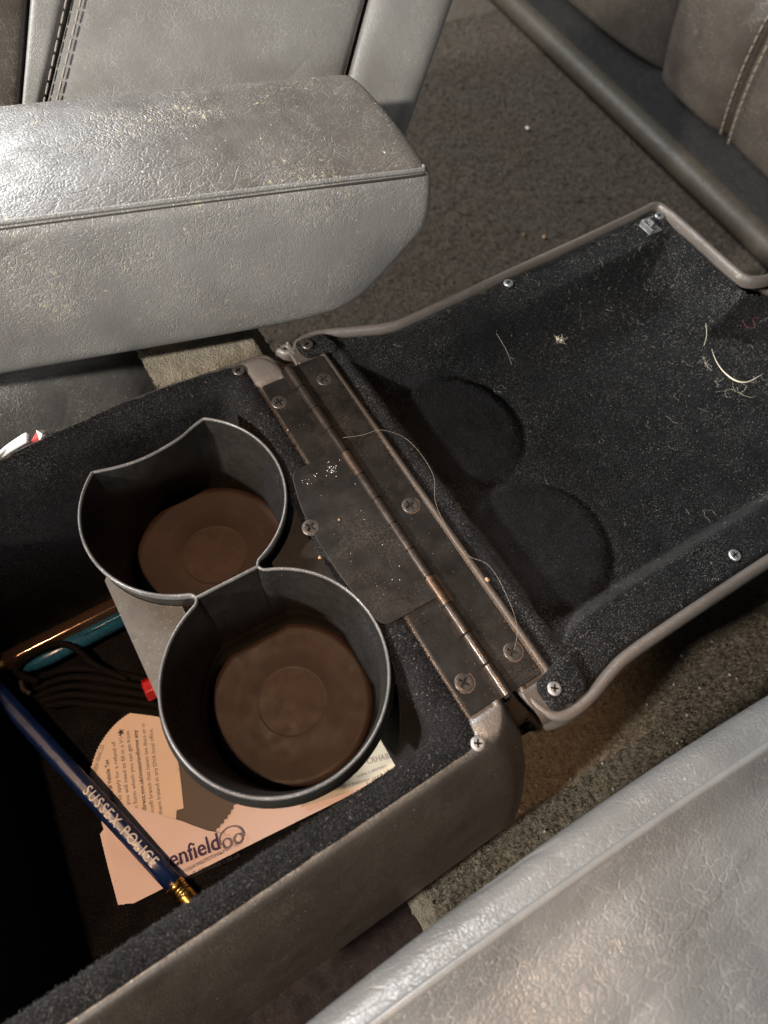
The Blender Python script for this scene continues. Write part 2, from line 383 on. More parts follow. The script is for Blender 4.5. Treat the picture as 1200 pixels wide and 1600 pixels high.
# ------------------------------------------------------------------ storage console
con = thing('storage_console', (-120, 12, -112), 'open leather storage console with black velvet lining and lid folded back on its hinge', 'console')
YC = 13.0
def far_y(x): return 99.0 + 3.8 * math.exp(-((x + 62) / 40) ** 2) - (.02 * max(0, -x - 100))
outline = [(-1, -74), (-1, 99)] + [(x, far_y(x)) for x in range(-14, -184, -8)] + [(-186, -74)]
outline = round_poly(outline, [13, 9] + [0] * (len(outline) - 3) + [4], 8)
P = smooth_poly(resample(outline, 2.0), 1); N = normals2(P)
def flare(R, k, z):
    Q = R.copy(); w = np.clip((np.abs(Q[:, 1] - YC) - 40) / 40, 0, 1); Q[:, 1] += np.sign(Q[:, 1] - YC) * k * w; Q[:, 0] += min(k, 12) * .75 * np.clip((Q[:, 0] + 40) / 30, 0, 1); Q[:, 2] = z; return Q
rings = [flare(ring_of(P, 0, 0, N), k, z) for k, z in ((30, -82), (25, -66), (17, -44), (9, -24), (3, -9), (.6, -4))]
rings += [ring_of(P, d, z, N) for d, z in ((.3, -1.6), (1.2, -.2), (2.4, .3), (3.6, -.2), (4.4, -2.5))]
shell = obj('box_shell', *loft(rings), M['console'], con)
# leather deck under the box-side hinge leaf
xs = [-19, -15.5, -13.5, -6, -3.0, -1.7, -1.0]; zs = [-3.5, -1.4, -.9, -.9, -1.0, -1.6, -3.5]
ys = np.concatenate([[-73.2, -72.6, -71.6, -70, -68, -65.6, -64.6, -63.6], np.linspace(-62, 82, 20), [83.4, 84.4, 85.5, 89, 92, 94.5, 96.6, 97.6, 98.2]])
def pad_x(y):
    dy = max(0, -60 - y, y - 86); return -.6 - (14 - math.sqrt(max(0, 196 - min(dy, 13.6) ** 2)))
rg = [[(-19 + (pad_x(y) + 19) * (x + 19) / 18.4, y, z + (1.75 if x > -15 else .6) * float(sstep(-63.6, -65.5, y) + sstep(83.4, 85.5, y)) - 2.6 * float(sstep(-71.4, -73.2, y) + sstep(96.4, 98.2, y))) for y in ys] for x, z in zip(xs, zs)]
subsurf(obj('end_trim', *loft(rg, False), M['console_trim'], con), 1)
# velvet lining: flange, wall, floor
def lining_ring(yn, yf, xe_, z, r, jig=0.0):
    pl = [(xe_, yn), (xe_, yf)] + [(x, far_y(x) - (99 - yf)) for x in range(-30, -290, -10)] + [(-290, yn)]
    pl = round_poly(pl, [r, r] + [0] * (len(pl) - 3) + [3], 8)
    Q = resample(pl, 2.0)
    return Q, z
base_pl = [(-14.3, -71.8), (-14.3, 97.2)] + [(x, far_y(x) - 1.8) for x in range(-30, -178, -10)] + [(-182, -71.8)]
B = smooth_poly(resample(round_poly(base_pl, [7, 7] + [0] * (len(base_pl) - 3) + [3], 8), 1.6), 1)
def lin(dn, df, dx, z, wob=0.0):      # inset near side dn, far side df, hinge end dx
    Q = B.copy()
    wn = np.clip((YC - Q[:, 1]) / (YC + 71.8), 0, 1); wf = np.clip((Q[:, 1] - YC) / (97 - YC), 0, 1)
    Q[:, 1] += dn * np.clip(wn * 1.15, 0, 1) - df * np.clip(wf * 1.15, 0, 1)
    e = np.clip((Q[:, 0] + 60) / 48, 0, 1); Q[:, 0] -= dx * e
    zz = np.array([z + wob * fbm(q[0], q[1], 6, 3, z) for q in Q])
    return np.column_stack([Q, zz])
prof = [(0, 0, 0, -1.4, 0), (.5, .4, 1, .35, .3), (2.5, 1.5, 4, .5, .5), (4.5, 2.6, 7, .1, .6), (6.5, 4.5, 9, -1.4, .5), (8.2, 7, 11, -4, .3), (8.8, 9, 12, -9, .2), (8.2, 10, 13, -22, 0), (6, 11, 14, -50, 0), (3, 12, 14.5, -85, 0), (2, 12.5, 15, -107, 0), (5, 15, 18, -111.5, 0)]
V, F = loft([lin(*p) for p in prof])
Q = lin(15, 18, 21, -111.5); n0 = len(V)
F = F + [tuple(len(V) - len(B) + j for j in range(len(B)))]
lining = obj('box_lining', V, F, M['velvet_box'], con)

# screws -----------------------------------------------------------
def screw_mesh(name, r, mat, slot=.62):
    bm = bmesh.new()
    def loop(pts): 
        vs_ = [bm.verts.new(p) for p in pts]
        return vs_, [bm.edges.new((vs_[i], vs_[(i + 1) % len(vs_)])) for i in range(len(vs_))]
    nn = 28
    def circ(rad, z): return [(rad * math.cos(2 * math.pi * i / nn), rad * math.sin(2 * math.pi * i / nn), z) for i in range(nn)]
    a, s = r * slot * .78, r * .15
    plus = [(a, -s * .8), (a, s * .8), (s, s), (s * .8, a), (-s * .8, a), (-s, s), (-a, s * .8), (-a, -s * .8), (-s, -s), (-s * .8, -a), (s * .8, -a), (s, -s)]
    v0, e0 = loop(circ(r, -.5)); v1, e1 = loop(circ(r, .12)); v2, e2 = loop(circ(r * .9, .38)); v3, e3 = loop(circ(r * .70, .50))
    for A, Bq in ((v0, v1), (v1, v2), (v2, v3)):
        for i in range(nn): bm.faces.new((A[i], A[(i + 1) % nn], Bq[(i + 1) % nn], Bq[i]))
    p1, ep = loop([(x, y, .52) for x, y in plus]); bmesh.ops.triangle_fill(bm, use_beauty=True, edges=e3 + ep)
    p2, _ = loop([(x * .75, y * .75, -.5) for x, y in plus])
    fs = [bm.faces.new((p1[i], p1[(i + 1) % 12], p2[(i + 1) % 12], p2[i])) for i in range(12)] + [bm.faces.new(p2)]
    bmesh.ops.recalc_face_normals(bm, faces=bm.faces)
    for f in bm.faces: f.material_index = 0
    for f in fs: f.material_index = 1
    for v in bm.verts: v.co *= .001
    me = bpy.data.meshes.new(name); bm.to_mesh(me); bm.free(); me.materials.append(mat); me.materials.append(M['recess']); return me
SD = screw_mesh('dark_screw', 3.25, M['screw_dark'], .78); SB = screw_mesh('bright_screw', 2.25, M['screw_bright'], .75)
SM = screw_mesh('small_dark_screw', 2.5, M['screw_dark'], .72)

inst('screw', SM, lining, (-17.4, 94.0, 1.0), (.05, 0, .4))
inst('screw', SB, lining, (-16.4, -70.8, 1.1), (0, 0, 1.0))

# hinge ------------------------------------------------------------
def plate(poly, z0, z1, r=1.0): return prism(round_poly(poly, r, 5), z0, z1)
leaf_lid = bevel(obj('hinge_leaf', *plate([(1.6, -64), (14.6, -64), (15.6, 86), (1.6, 86)], -.9, .35, .8), M['hinge'], con, False), .25)
leaf_box = bevel(obj('hinge_leaf', *plate([(-13.6, -63.2), (-.9, -63.2), (-.9, 83), (-13.0, 83)], -.9, .3, .8), M['hinge'], con, False), .25)
tab = obj('hinge_tab', *prism(round_poly([(-1.2, -25.6), (-1.2, 42), (-21.3, 42.2), (-25.2, 28), (-26.4, 12), (-25.8, -4), (-24.2, -16), (-22.4, -25.2)], [.6, .6, 4, 6, 8, 8, 8, 4], 6), .42, 1.25), M['hinge'], con, False); bevel(tab, .3)
for x, y in ((10.7, 74.5), (10.1, 9.0), (10.4, -53.4)): inst('screw', SD, leaf_lid, (x, y, .14), (0, 0, random.random()))
for x, y in ((-10.2, 72.9), (-9.3, -53.5)): inst('screw', SD, leaf_box, (x, y, .09), (0, 0, random.random()))
inst('screw', SD, tab, (-25.6, 18.6, 1.0), (0, 0, .5))
rr_ = []
for x, y in ((10.4, -53.4), (10.1, 9.0), (-9.3, -53.5)):
    th = np.linspace(-2.6, .5, 22); wv = .25 + .2 * rng.random(22)
    a = [(x + 3.2 * math.cos(t), y + 3.2 * math.sin(t), .46) for t in th]; b = [(x + (3.2 + w) * math.cos(t), y + (3.2 + w) * math.sin(t), .44) for t, w in zip(th, wv)]
    rr_.append(loft([a, b], False))
for q, lf in zip(rr_, (leaf_lid, leaf_lid, leaf_box)): obj('rust_stain', *q, M['rust'], lf)
# knuckles
ky = np.linspace(86, -64, 14)
def knuckle(y0, y1, mat, parent, side):
    r = 1.85; L = abs(y1 - y0) - .55; n = 32
    rings = []
    for yy, q in ((-L / 2, r - .15), (-L / 2 + .12, r), (L / 2 - .12, r), (L / 2, r - .15)):
        rings.append([(q * math.cos(t), yy, q * math.sin(t)) for t in np.linspace(0, 2 * math.pi, n, endpoint=False)])
    V, F = loft(rings, True, True, True); c = np.array([.3, (y0 + y1) / 2, 1.0]); V = V + c
    w = box(*( (1.2, 3.2) if side > 0 else (-3.0, -.8) ), c[1] - L / 2, c[1] + L / 2, .3, .62)
    return obj('knuckle', *merge([(V, F), w]), mat, parent, False)
for i in range(13):
    worn = i in (4, 9)
    k = knuckle(ky[i], ky[i + 1], M['pin_worn'] if worn else M['pin'], leaf_lid if i % 2 else (tab if 3 < i < 10 else leaf_box), 1 if i % 2 else -1)
pin = obj('hinge_pin', *tube([(.3, y, 1.0) for y in np.linspace(86.6, -64.6, 4)], 1.5, 12), M['pin'], leaf_lid)

# lid --------------------------------------------------------------
lid_pts = [(3.8, -64), (4.6, -72), (8.5, -78.6), (16, -81), (26, -80.2), (36, -77.8), (46, -76.4), (70, -76.2), (110, -76.6), (160, -77.5), (212, -78), (218.5, -72), (219, -18), (226, -14), (238, -12), (240, 10), (238, 29), (228, 31), (220, 34), (218, 40), (218, 88), (213, 96), (204, 95.6), (160, 93.4), (110, 91.4), (64, 89.4), (52, 89.6), (42, 92.6), (28, 98.0), (19, 100.6), (10.5, 99.6), (5.4, 95), (3.9, 87)]
LP = smooth_poly(resample(spline(lid_pts + lid_pts[:1], 420)[:-1], 1.6), 2); LN = normals2(LP)
prof = [(10, -38), (3, -34), (.4, -26), (-.3, -16), (-.4, -8), (-.1, -4), (.2, -2.0), (.9, -.2), (1.9, .55), (3.0, .5), (3.8, -.4), (4.2, -2.4), (4.3, -5)]
hz = np.array([-1.0 * sstep(9, 5, p[0]) * sstep(-71, -65, p[1]) * sstep(94, 87, p[1]) for p in LP])
hm = np.array([float(sstep(13, 5, p[0])) for p in LP])
V, F = loft([np.column_stack([LP + LN * (d + hm * min(14, max(0, -z - 1.2) * .9))[:, None], z + hz]) if z < -1.5 and d < 3 else ring_of(LP, d, z + hz, LN) for d, z in prof])
F.append(tuple(range(len(LP)))[::-1])
lid = obj('lid', V, F, M['console_trim'], con, label='open lid with brown leather rim and black velvet inside')
lidcover = None
xs = [5.0, 9, 14.2, 15.4, 16.2, 17.0, 17.9, 18.6, 19.2]; zs = [-1.25, -1.25, -1.25, -1.0, -.5, -.25, -.5, -1.2, -3.0]
ys = np.concatenate([[-77.5, -76, -74, -70, -67, -66, -65, -64.2], np.linspace(-62, 84, 30), [86.4, 87.4, 88.5, 92, 95, 97.5, 98.5]])
rg = [[(x, y, z + (1.5 * float(sstep(-64.4, -66.4, y) + sstep(86.4, 88.6, y)) if x < 15 else 0) - 2.0 * float(sstep(-75.5, -77.5, y) + sstep(97, 98.5, y))) for y in ys] for x, z in zip(xs, zs)]
subsurf(obj('hinge_side_trim', *loft(rg, False), M['trim_brown'], lid), 1)
# lining as a height field between the inner edges of the rim
def side_y(x, far):
    q = LP + LN * 3.7
    up = q[:, 1] > 10 if far else q[:, 1] < 0
    sel = q[up & (q[:, 0] < 216)]; s_ = sel[np.argsort(sel[:, 0])]
    return np.interp(x, s_[:, 0], s_[:, 1])
b1, b2 = (54.0, 36.5, 27.5), (50.5, -24.0, 28.5)
def lid_z(x, y, yn, yf, x1):
    dn, df, dx0, dx1 = y - yn, yf - y, x - 18.4, x1 - x
    fl = 14.5
    def wall(d, w0, w1): return sstep(w0, w1, d)
    h = -2.0 - .06 * min(dn, df, 14)
    depth = 10.0 + 8.5 * float(sstep(20, 100, x))
    k = min(wall(dn, 15.5, 22), wall(df, 15, 27), wall(dx0, 7.5, 14), wall(dx1, 4, 20))
    k = k * (1 - .0)
    z = h - depth * k - 1.2 * sstep(2, 12, dn) * sstep(30, 12, dn) * 0
    for bx_, by_, br in (b1, b2):
        d = math.hypot(x - bx_, y - by_)
        z += (2.8 * sstep(br + 1.5, br - 5.0, d) - .8 * math.exp(-((d - br - 2.0) / 2.6) ** 2)) * k
    lip = 1.6 * math.exp(-((dx0 - 5.8) / 2.6) ** 2) + .6 * math.exp(-((dx0 - 1.0) / 1.2) ** 2)
    z += lip * sstep(2, 12, min(dn, df))
    z += .5 * fbm(x, y, 22, 3, 3.1) + .18 * fbm(x, y, 3.5, 2, 7.7)
    e = min(dn, df, dx1 if x1 < 220 else 99)
    z -= 2.2 * sstep(2.0, 0, e)
    return z
def x_end(y):
    if y <= 5: return 213.5 + 20 * sstep(-12, -4, y)
    return 213.0 + 20.5 * sstep(27, 19, y)
nu, nv = 190, 175; Vl = []; us = np.linspace(0, 1, nu); vvs = np.linspace(0, 1, nv)
yfA = side_y(np.linspace(20, 214, 400), True); ynA = side_y(np.linspace(20, 214, 400), False); xa = np.linspace(20, 214, 400)
for u in us:
    for v in vvs:
        yg = -72 + v * 163
        x1 = x_end(yg); x = 18.4 + u * (x1 - 18.4)
        yn = np.interp(min(x, 214), xa, ynA); yf = np.interp(min(x, 214), xa, yfA)
        y = yn + v * (yf - yn)
        Vl.append((x, y, lid_z(x, y, yn, yf, x1)))
Fl = [(i * nv + j, (i + 1) * nv + j, (i + 1) * nv + j + 1, i * nv + j + 1) for i in range(nu - 1) for j in range(nv - 1)]
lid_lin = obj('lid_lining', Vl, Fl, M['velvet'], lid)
LIDV = np.array(Vl).reshape(nu, nv, 3)
def lid_at(x, y):
    yn = float(np.interp(min(x, 214), xa, ynA)); yf = float(np.interp(min(x, 214), xa, yfA)); return lid_z(x, y, yn, yf, float(x_end(y)))
# velvet tongues at the hinge corners
def tongue(poly, ctr):
    q = resample(round_poly(poly, 3.5, 5), 1.0); rings = []
    for f, z in ((1.04, -1.6), (1.0, .1), (.9, .75), (.6, 1.0), (.25, .9), (.02, .9)):
        r_ = np.array(ctr) + (q - np.array(ctr)) * f
        rings.append(np.column_stack([r_, [z + .25 * fbm(a, b, 2.5, 2, 1.0) for a, b in r_]]))
    return loft(rings)
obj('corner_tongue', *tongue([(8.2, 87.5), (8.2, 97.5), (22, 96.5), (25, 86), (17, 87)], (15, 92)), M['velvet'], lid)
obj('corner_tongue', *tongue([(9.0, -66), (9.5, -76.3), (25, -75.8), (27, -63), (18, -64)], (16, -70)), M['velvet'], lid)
inst('screw', SM, lid, (12.8, 92.6, 1.6), (0, 0, .2))
inst('screw', SB, lid, (14.3, -70.0, 1.7), (0, 0, .9))
for x, y in ((112, 84.5), (104.5, -66.6), (210, 87.0)):
    z = lid_at(x, y); inst('screw', SB, lid, (x, y, z + .7), (0, 0, random.random()))
# latch striker: small folded steel plate with a hooked tongue
sx, sy = 199.5, 82.5; sz = lid_at(sx, sy) + .6
stv = merge([box(sx - 4.2, sx + 4.2, sy - 4.2, sy + 4, sz, sz + .7), box(sx - 4.2, sx - 3.4, sy - 4.2, sy + 4, sz + .75, sz + 3.2), box(sx - 3.3, sx + 4, sy + 3.2, sy + 4, sz + .75, sz + 3.2), box(sx - .6, sx + .6, sy - .6, sy + 3.1, sz + .75, sz + 3.6)])
bevel(obj('striker', *stv, M['plate'], lid, False), .25)

# ------------------------------------------------------------------ cup holder
cup = thing('cup_holder', (-60, 13.5, -62), 'black plastic double cup holder with brown pads, standing in the velvet box', 'cup holder')
cx, R_ = -59.3, 36.3
yA, yB = 49.9, -21.0; YD = 14.5
def arc(cy, a0, a1, n): return [(cx + R_ * math.cos(math.radians(a)), cy + R_ * math.sin(math.radians(a))) for a in np.linspace(a0, a1, n)]
far_cut = [tuple(q) for q in spline([(-39.0, 79.9), (-44.5, 78.6), (-51, 76.6), (-62.9, 74.9), (-74, 75.5), (-82.6, 77.0)], 24)]
cup1 = [(cx + 11.6, YD - .7)] + arc(yA, -70, 56, 44) + far_cut + arc(yA, 131, 250, 44) + [(cx - 11.6, YD - .7)]
cup2 = [(cx - 11.6, YD + .7)] + arc(yB, 110, 430, 110) + [(cx + 11.6, YD + .7)]
def cup_build(poly, cy, stepped, notch):
    Pq = resample(poly, .8); Pq = smooth_poly(Pq, 1); Nq = normals2(Pq)
    dz = np.zeros(len(Pq))
    if notch: dz = -1.2 * np.array([sstep(24, 8, abs(p[0] + 61)) if p[1] > 68 else 0 for p in Pq])
    prof = [(4.5, -62), (3.2, -40), (2.2, -22), (1.2, -14)]
    prof += [(-.9, -11.5), (-1.7, -9), (-1.6, -6.5), (-.4, -4.2)] if stepped else [(.7, -8), (.5, -4)]
    lip = [(.15, -1.2), (.15, .9), (.40, 1.45), (.8, 1.6), (1.15, 1.35), (1.3, .8)]
    inn = [(1.4, -1.0), (2.3, -12), (2.5, -24), (2.7, -32), (2.85, -38)]
    inn += [(3.0, -39.5), (3.9, -40.6), (4.1, -42), (4.2, -52)] if stepped else [(3.0, -46), (3.2, -48)]
    ctr = np.array([cx + 2.0, cy - (2.0 if notch else 0)]); lim = YD + (5.5 if cy > YD else -5.5)
    vec = Pq - ctr; fl = ctr + vec / np.linalg.norm(vec, axis=1)[:, None] * (R_ - 3.2)
    fl[:, 1] = np.maximum(fl[:, 1], lim) if cy > YD else np.minimum(fl[:, 1], lim)
    def cring(d, z, dzz):
        r_ = ring_of(Pq, d, z + dzz, Nq); f = sstep(-8, -36, z) if notch else sstep(-4, -34, z)
        ff = ctr + (fl - ctr) * (1 - max(0, d - 2.9) / R_)
        r_[:, :2] = r_[:, :2] * (1 - f) + ff * f; return r_
    def oring(d, z):
        r_ = ring_of(Pq, d, z + dz * (1 if z > -16 else .3), Nq); f = sstep(-8, -36, z)
        r_[:, :2] = r_[:, :2] * (1 - f) + (ctr + (fl - ctr) * (1 + 1.6 / R_)) * f; return r_
    out_r = [oring(d, z) for d, z in prof]
    lip_r = [ring_of(Pq, d, z + dz, Nq) for d, z in lip]
    in_r = [cring(d, z, dz * (1 if z > -5 else .2)) for d, z in inn]
    V, F = loft([out_r[-1]][:0] + out_r + [lip_r[0]])
    body = merge([(V, F), loft([lip_r[-1]] + in_r, True, False, True)])
    b = obj('cup', *body, M['cup'], cup)
    obj('lip', *loft(lip_r), M['cup_lip'], b)
    # brown pad with faint concentric relief
    fc = ring_of(Pq, 4.9, -59.2, Nq)
    fc[:, :2] = ctr + (fl - ctr) * (.985 if notch else .945)
    zp = -50.0 if stepped else -46.0; rings = []
    for f in (1.0, .985, .93, .90, .86, .62, .60, .56, .46, .445, .42, .2, .02):
        z = zp - (1.0 if f > .99 else 0) + (.3 if .87 < f < .98 else 0) + (.0 if f > .61 else -.04) + (.05 if f < .45 else 0)
        rr = fc.copy(); rr[:, :2] = ctr + (fc[:, :2] - ctr) * f
        g_ = sstep(.88, .66, f); vv_ = fc[:, :2] - ctr; ci = ctr + vv_ / np.linalg.norm(vv_, axis=1)[:, None] * 31.5 * f
        rr[:, :2] = rr[:, :2] * (1 - g_) + ci * g_; rr[:, 2] = z; rings.append(rr)
    obj('floor_pad', *loft(rings, True, False, True), M['pad'], b)
    return b
cup_build(cup1, yA, False, True); cup_build(cup2, yB, True, False)
# webs that join the two cups below the lip
def web(sgn, x_edge, z):
    th1 = [(cx + sgn * (R_ - .5) * math.cos(t), yA + (R_ - .5) * math.sin(t)) for t in np.linspace(math.radians(-62), math.radians(-14), 14)]
    th2 = [(cx + sgn * (R_ - .5) * math.cos(t), yB + (R_ - .5) * math.sin(t)) for t in np.linspace(math.radians(14), math.radians(62), 14)]
    poly = th1 + [(x_edge, 40), (x_edge + .2, -14)] + th2
    if sgn > 0: poly = poly
    else: poly = poly[::-1]
    return prism(poly, z - 2, z)
obj('web', *web(-1, -95.2, -9), M['cup_web'], cup, False)
obj('web', *web(1, -25.6, -9), M['cup'], cup, False)

# ------------------------------------------------------------------ loose things in the box
ZF = -111.0
def text_mesh(txt, bold=0.0, space=1.0):
    cu = bpy.data.curves.new('t', 'FONT'); cu.body = txt; cu.size = 1.0; cu.space_character = space; cu.offset = bold; cu.resolution_u = 3
    o = bpy.data.objects.new('t', cu); C.objects.link(o)
    dg = bpy.context.evaluated_depsgraph_get(); me = bpy.data.meshes.new_from_object(o.evaluated_get(dg))
    bpy.data.objects.remove(o); V = np.array([v.co[:] for v in me.vertices]); F = [tuple(p.vertices) for p in me.polygons]
    bpy.data.meshes.remove(me); return V, F
def text_between(txt, p0, p1, z, mat, parent, bold=0.0, name='lettering', hscale=1.0, height=None):
    V, F = text_mesh(txt, bold); a = U(*p0, z)[:2]; b = U(*p1, z)[:2]; w = V[:, 0].max() - V[:, 0].min()
    L = np.linalg.norm(b - a); e = (b - a) / L; n = np.array([-e[1], e[0]]); k = L / w; hk = (height / .72) if height else k * hscale
    Q = np.outer((V[:, 0] - V[:, 0].min()) * k, e) + np.outer(V[:, 1] * hk, n) + a
    return obj(name, np.column_stack([Q, np.full(len(Q), z)]), F, mat, parent, False)
zc = -109.2
card = thing('paper_card', (-90, -30, zc), 'pale pink card with printed motor dealer lettering lying on the box floor', 'card')
ex = np.array([.9925, -.1225]); ey = np.array([.1225, .9925]); o0 = U(195, 1418, zc)[:2]
def cp(a, b): return o0 + ex * a + ey * b
left = []
for i, b in enumerate(np.arange(2, 74, .8)): left.append(cp(-2.2 - 3.6 * math.sin(b / 74 * 3.1) * .4 + (.12 if i % 2 else 0) + .02 * b, b))
left = [q for q in left if (q - o0) @ ey < 31]
cpoly = [cp(3.5, .0), cp(60, .5), cp(132, 1.0), cp(133, 66), cp(62, 66), cp(20, 46)] + left[::-1] + [cp(.6, 1.2)]
obj('card_sheet', *prism([tuple(p) for p in cpoly], zc - .5, zc), M['card'], card, False)
# serrated dark disc
disc_z = zc + .9
dc = (U(268, 1208, disc_z)[:2] ); drad = 32.0
cuts = []
for i in range(180):
    t = 2 * math.pi * i / 180; q = drad + (.35 if i % 2 else -.35); cuts.append((dc[0] + q * math.cos(t), dc[1] + q * math.sin(t)))
disc = thing('tax_disc', (dc[0], dc[1], disc_z), 'round perforated paper disc with small black print tucked into the pink card', 'paper disc')
obj('disc_back', *prism(cuts, disc_z - .15, disc_z), M['disc_back'], disc, False)
pz = disc_z + .5
pp = [(237, 1100), (228, 1103)]
arcL = []
for i, t in enumerate(np.linspace(math.radians(80), math.radians(180), 90)):
    q = drad + .3 + (.3 if i % 2 else -.3); arcL.append((dc[0] + q * math.cos(t), dc[1] + q * math.sin(t)))
# keep the arc that runs from the top notch to the left end, then the stepped right side
def pxl(L): return [tuple(U(x, y, pz)[:2]) for x, y in L]
top = np.array(U(237, 1100, pz)[:2]); lef = np.array(U(141, 1208, pz)[:2])
th0 = math.atan2(top[1] - dc[1], top[0] - dc[0]); th1 = math.atan2(lef[1] - dc[1], lef[0] - dc[0]); r0 = np.linalg.norm(top - dc); r1 = np.linalg.norm(lef - dc)
arcL = [(dc[0] + (r0 + (r1 - r0) * f + (.28 if i % 2 else -.28) + 1.2 * math.sin(f * math.pi)) * math.cos(th0 + (th1 - th0) * f), dc[1] + (r0 + (r1 - r0) * f + (.28 if i % 2 else -.28) + 1.2 * math.sin(f * math.pi)) * math.sin(th0 + (th1 - th0) * f)) for i, f in enumerate(np.linspace(0, 1, 60))]
ppoly = arcL + pxl([(146, 1224), (160, 1240), (187, 1256), (215, 1275), (245, 1290), (274, 1292), (276, 1266), (287, 1263), (283, 1225), (277, 1180), (271, 1144), (261, 1144), (257, 1128), (248, 1113), (241, 1117), (239, 1108)])
obj('disc_face', *prism(ppoly, pz - .12, pz), M['paper'], disc, False)
tz = pz + .06
for txt, a, b, bo in (('BETWEEN VEHICLES', (146, 1222), (163, 1164), .0), ('Refund of Vehicle Tax', (179, 1258), (169, 1186), .02), ('to apply for a refund of', (190, 1250), (180, 1158), 0), ('you will need to fill in a V14', (203, 1257), (191, 1146), 0), ('on form which you can get from', (216, 1268), (202, 1142), 0), ('direct.gov.uk/motoringforms any', (229, 1266), (214, 1140), .02), ('fice\u00ae branch that issues tax discs or in', (241, 1270), (226, 1130), 0), ('thern Ireland at any DVA local office.', (254, 1272), (238, 1138), 0)):
    text_between(txt, a, b, tz, M['ink'], disc, bo, height=1.75)
st = U(189, 1144, tz)[:2]
star = [(st[0] + (1.7 if i % 2 == 0 else .75) * math.cos(math.pi / 2 + i * math.pi / 5), st[1] + (1.7 if i % 2 == 0 else .75) * math.sin(math.pi / 2 + i * math.pi / 5)) for i in range(10)]
obj('star_mark', *prism(star, tz - .03, tz), M['ink'], disc, False)
# card pocket flap over the lower part of the disc
fz = pz + .7
slit = pxl([(150, 1245), (187, 1255), (240, 1270), (285, 1283), (325, 1298)])
slit = np.array(slit); ts = np.linspace(0, 1, 34); tt = np.linspace(0, 1, len(slit)); G = []
def flap_z(x, y): return zc + .12 + (fz - zc - .12) * float(sstep(drad + 9, drad - 1, math.hypot(x - dc[0], y - dc[1])))
for v in np.linspace(0, 1, 22):
    row = []
    for t in ts:
        a = np.array([np.interp(t, tt, slit[:, 0]), np.interp(t, tt, slit[:, 1])]); b = cp(-.5 + 58 * t, 1.2); q = a + (b - a) * v; row.append((q[0], q[1], flap_z(*q)))
    G.append(row)
obj('pocket_flap', *loft(G, False), M['card'], card, True)
lz = fz + .12
text_between('benfield', (252, 1362), (344, 1326), lz, M['ink_purple'], card, .012, hscale=1.15)
text_between('ALL YOUR MOTORING MATTERS', (272, 1372), (379, 1318), lz, M['ink_grey'], card, 0, height=1.5)
text_between('www.benfield-motors.co.uk', (262, 1387), (376, 1338), lz, M['ink'], card, 0, height=2.0)
text_between('Asama Court, Newcastle Business Park', (470, 1292), (620, 1206), zc + .1, M['ink'], card, 0, height=1.7)
# car logo: arch over two wheels drawn as thin bands
lc = U(361, 1308, lz)[:2]; le = U(380, 1300, lz)[:2] - lc; le /= np.linalg.norm(le); ln = np.array([-le[1], le[0]])
def band(pts, w):
    pts = np.array(pts); L = []; Rr = []
    for i in range(len(pts)):
        t = pts[min(i + 1, len(pts) - 1)] - pts[max(i - 1, 0)]; t /= np.linalg.norm(t); n_ = np.array([-t[1], t[0]]); L.append(pts[i] + n_ * w / 2); Rr.append(pts[i] - n_ * w / 2)
    tow = lambda A: [tuple(lc + le * p[0] + ln * p[1]) + (lz,) for p in A]
    return loft([tow(L), tow(Rr)], False)
logo = merge([band([(5.2 * math.cos(t), 4.6 * math.sin(t) - .5) for t in np.linspace(-.25, 3.3, 24)], .55), band([(2.6 + 1.8 * math.cos(t), -1.6 + 1.8 * math.sin(t)) for t in np.linspace(0, 6.28, 20)], .6), band([(-2.3 + 1.8 * math.cos(t), -1.6 + 1.8 * math.sin(t)) for t in np.linspace(0, 6.28, 20)], .6)])
obj('car_logo', *logo, M['ink_grey'], card, False)
# yellowed leaflet under the cup at the hinge end
lf = thing('folded_leaflet', (-40, -45, zc + 1), 'yellowed thin leaflet with faint print beside the cup holder at the hinge end', 'leaflet')
zl = zc + 2.2
lpoly = [tuple(U(x, y, zl)[:2]) for x, y in ((470, 1262), (540, 1240), (645, 1192), (606, 1140), (560, 1000), (470, 1020))]
gv = []
obj('leaflet_sheet', *prism(lpoly[::-1], zl - .3, zl), M['leaflet'], lf, False)
text_between('CRHABIT IE', (574, 1194), (628, 1180), zl + .08, M['ink_grey'], lf, .01, height=2.6)
text_between('mdiw s abirmer', (558, 1216), (604, 1198), zl + .08, M['ink_grey'], lf, 0, height=1.5)
text_between('bl s benmer on', (536, 1232), (590, 1216), zl + .08, M['ink_grey'], lf, 0, height=1.5)

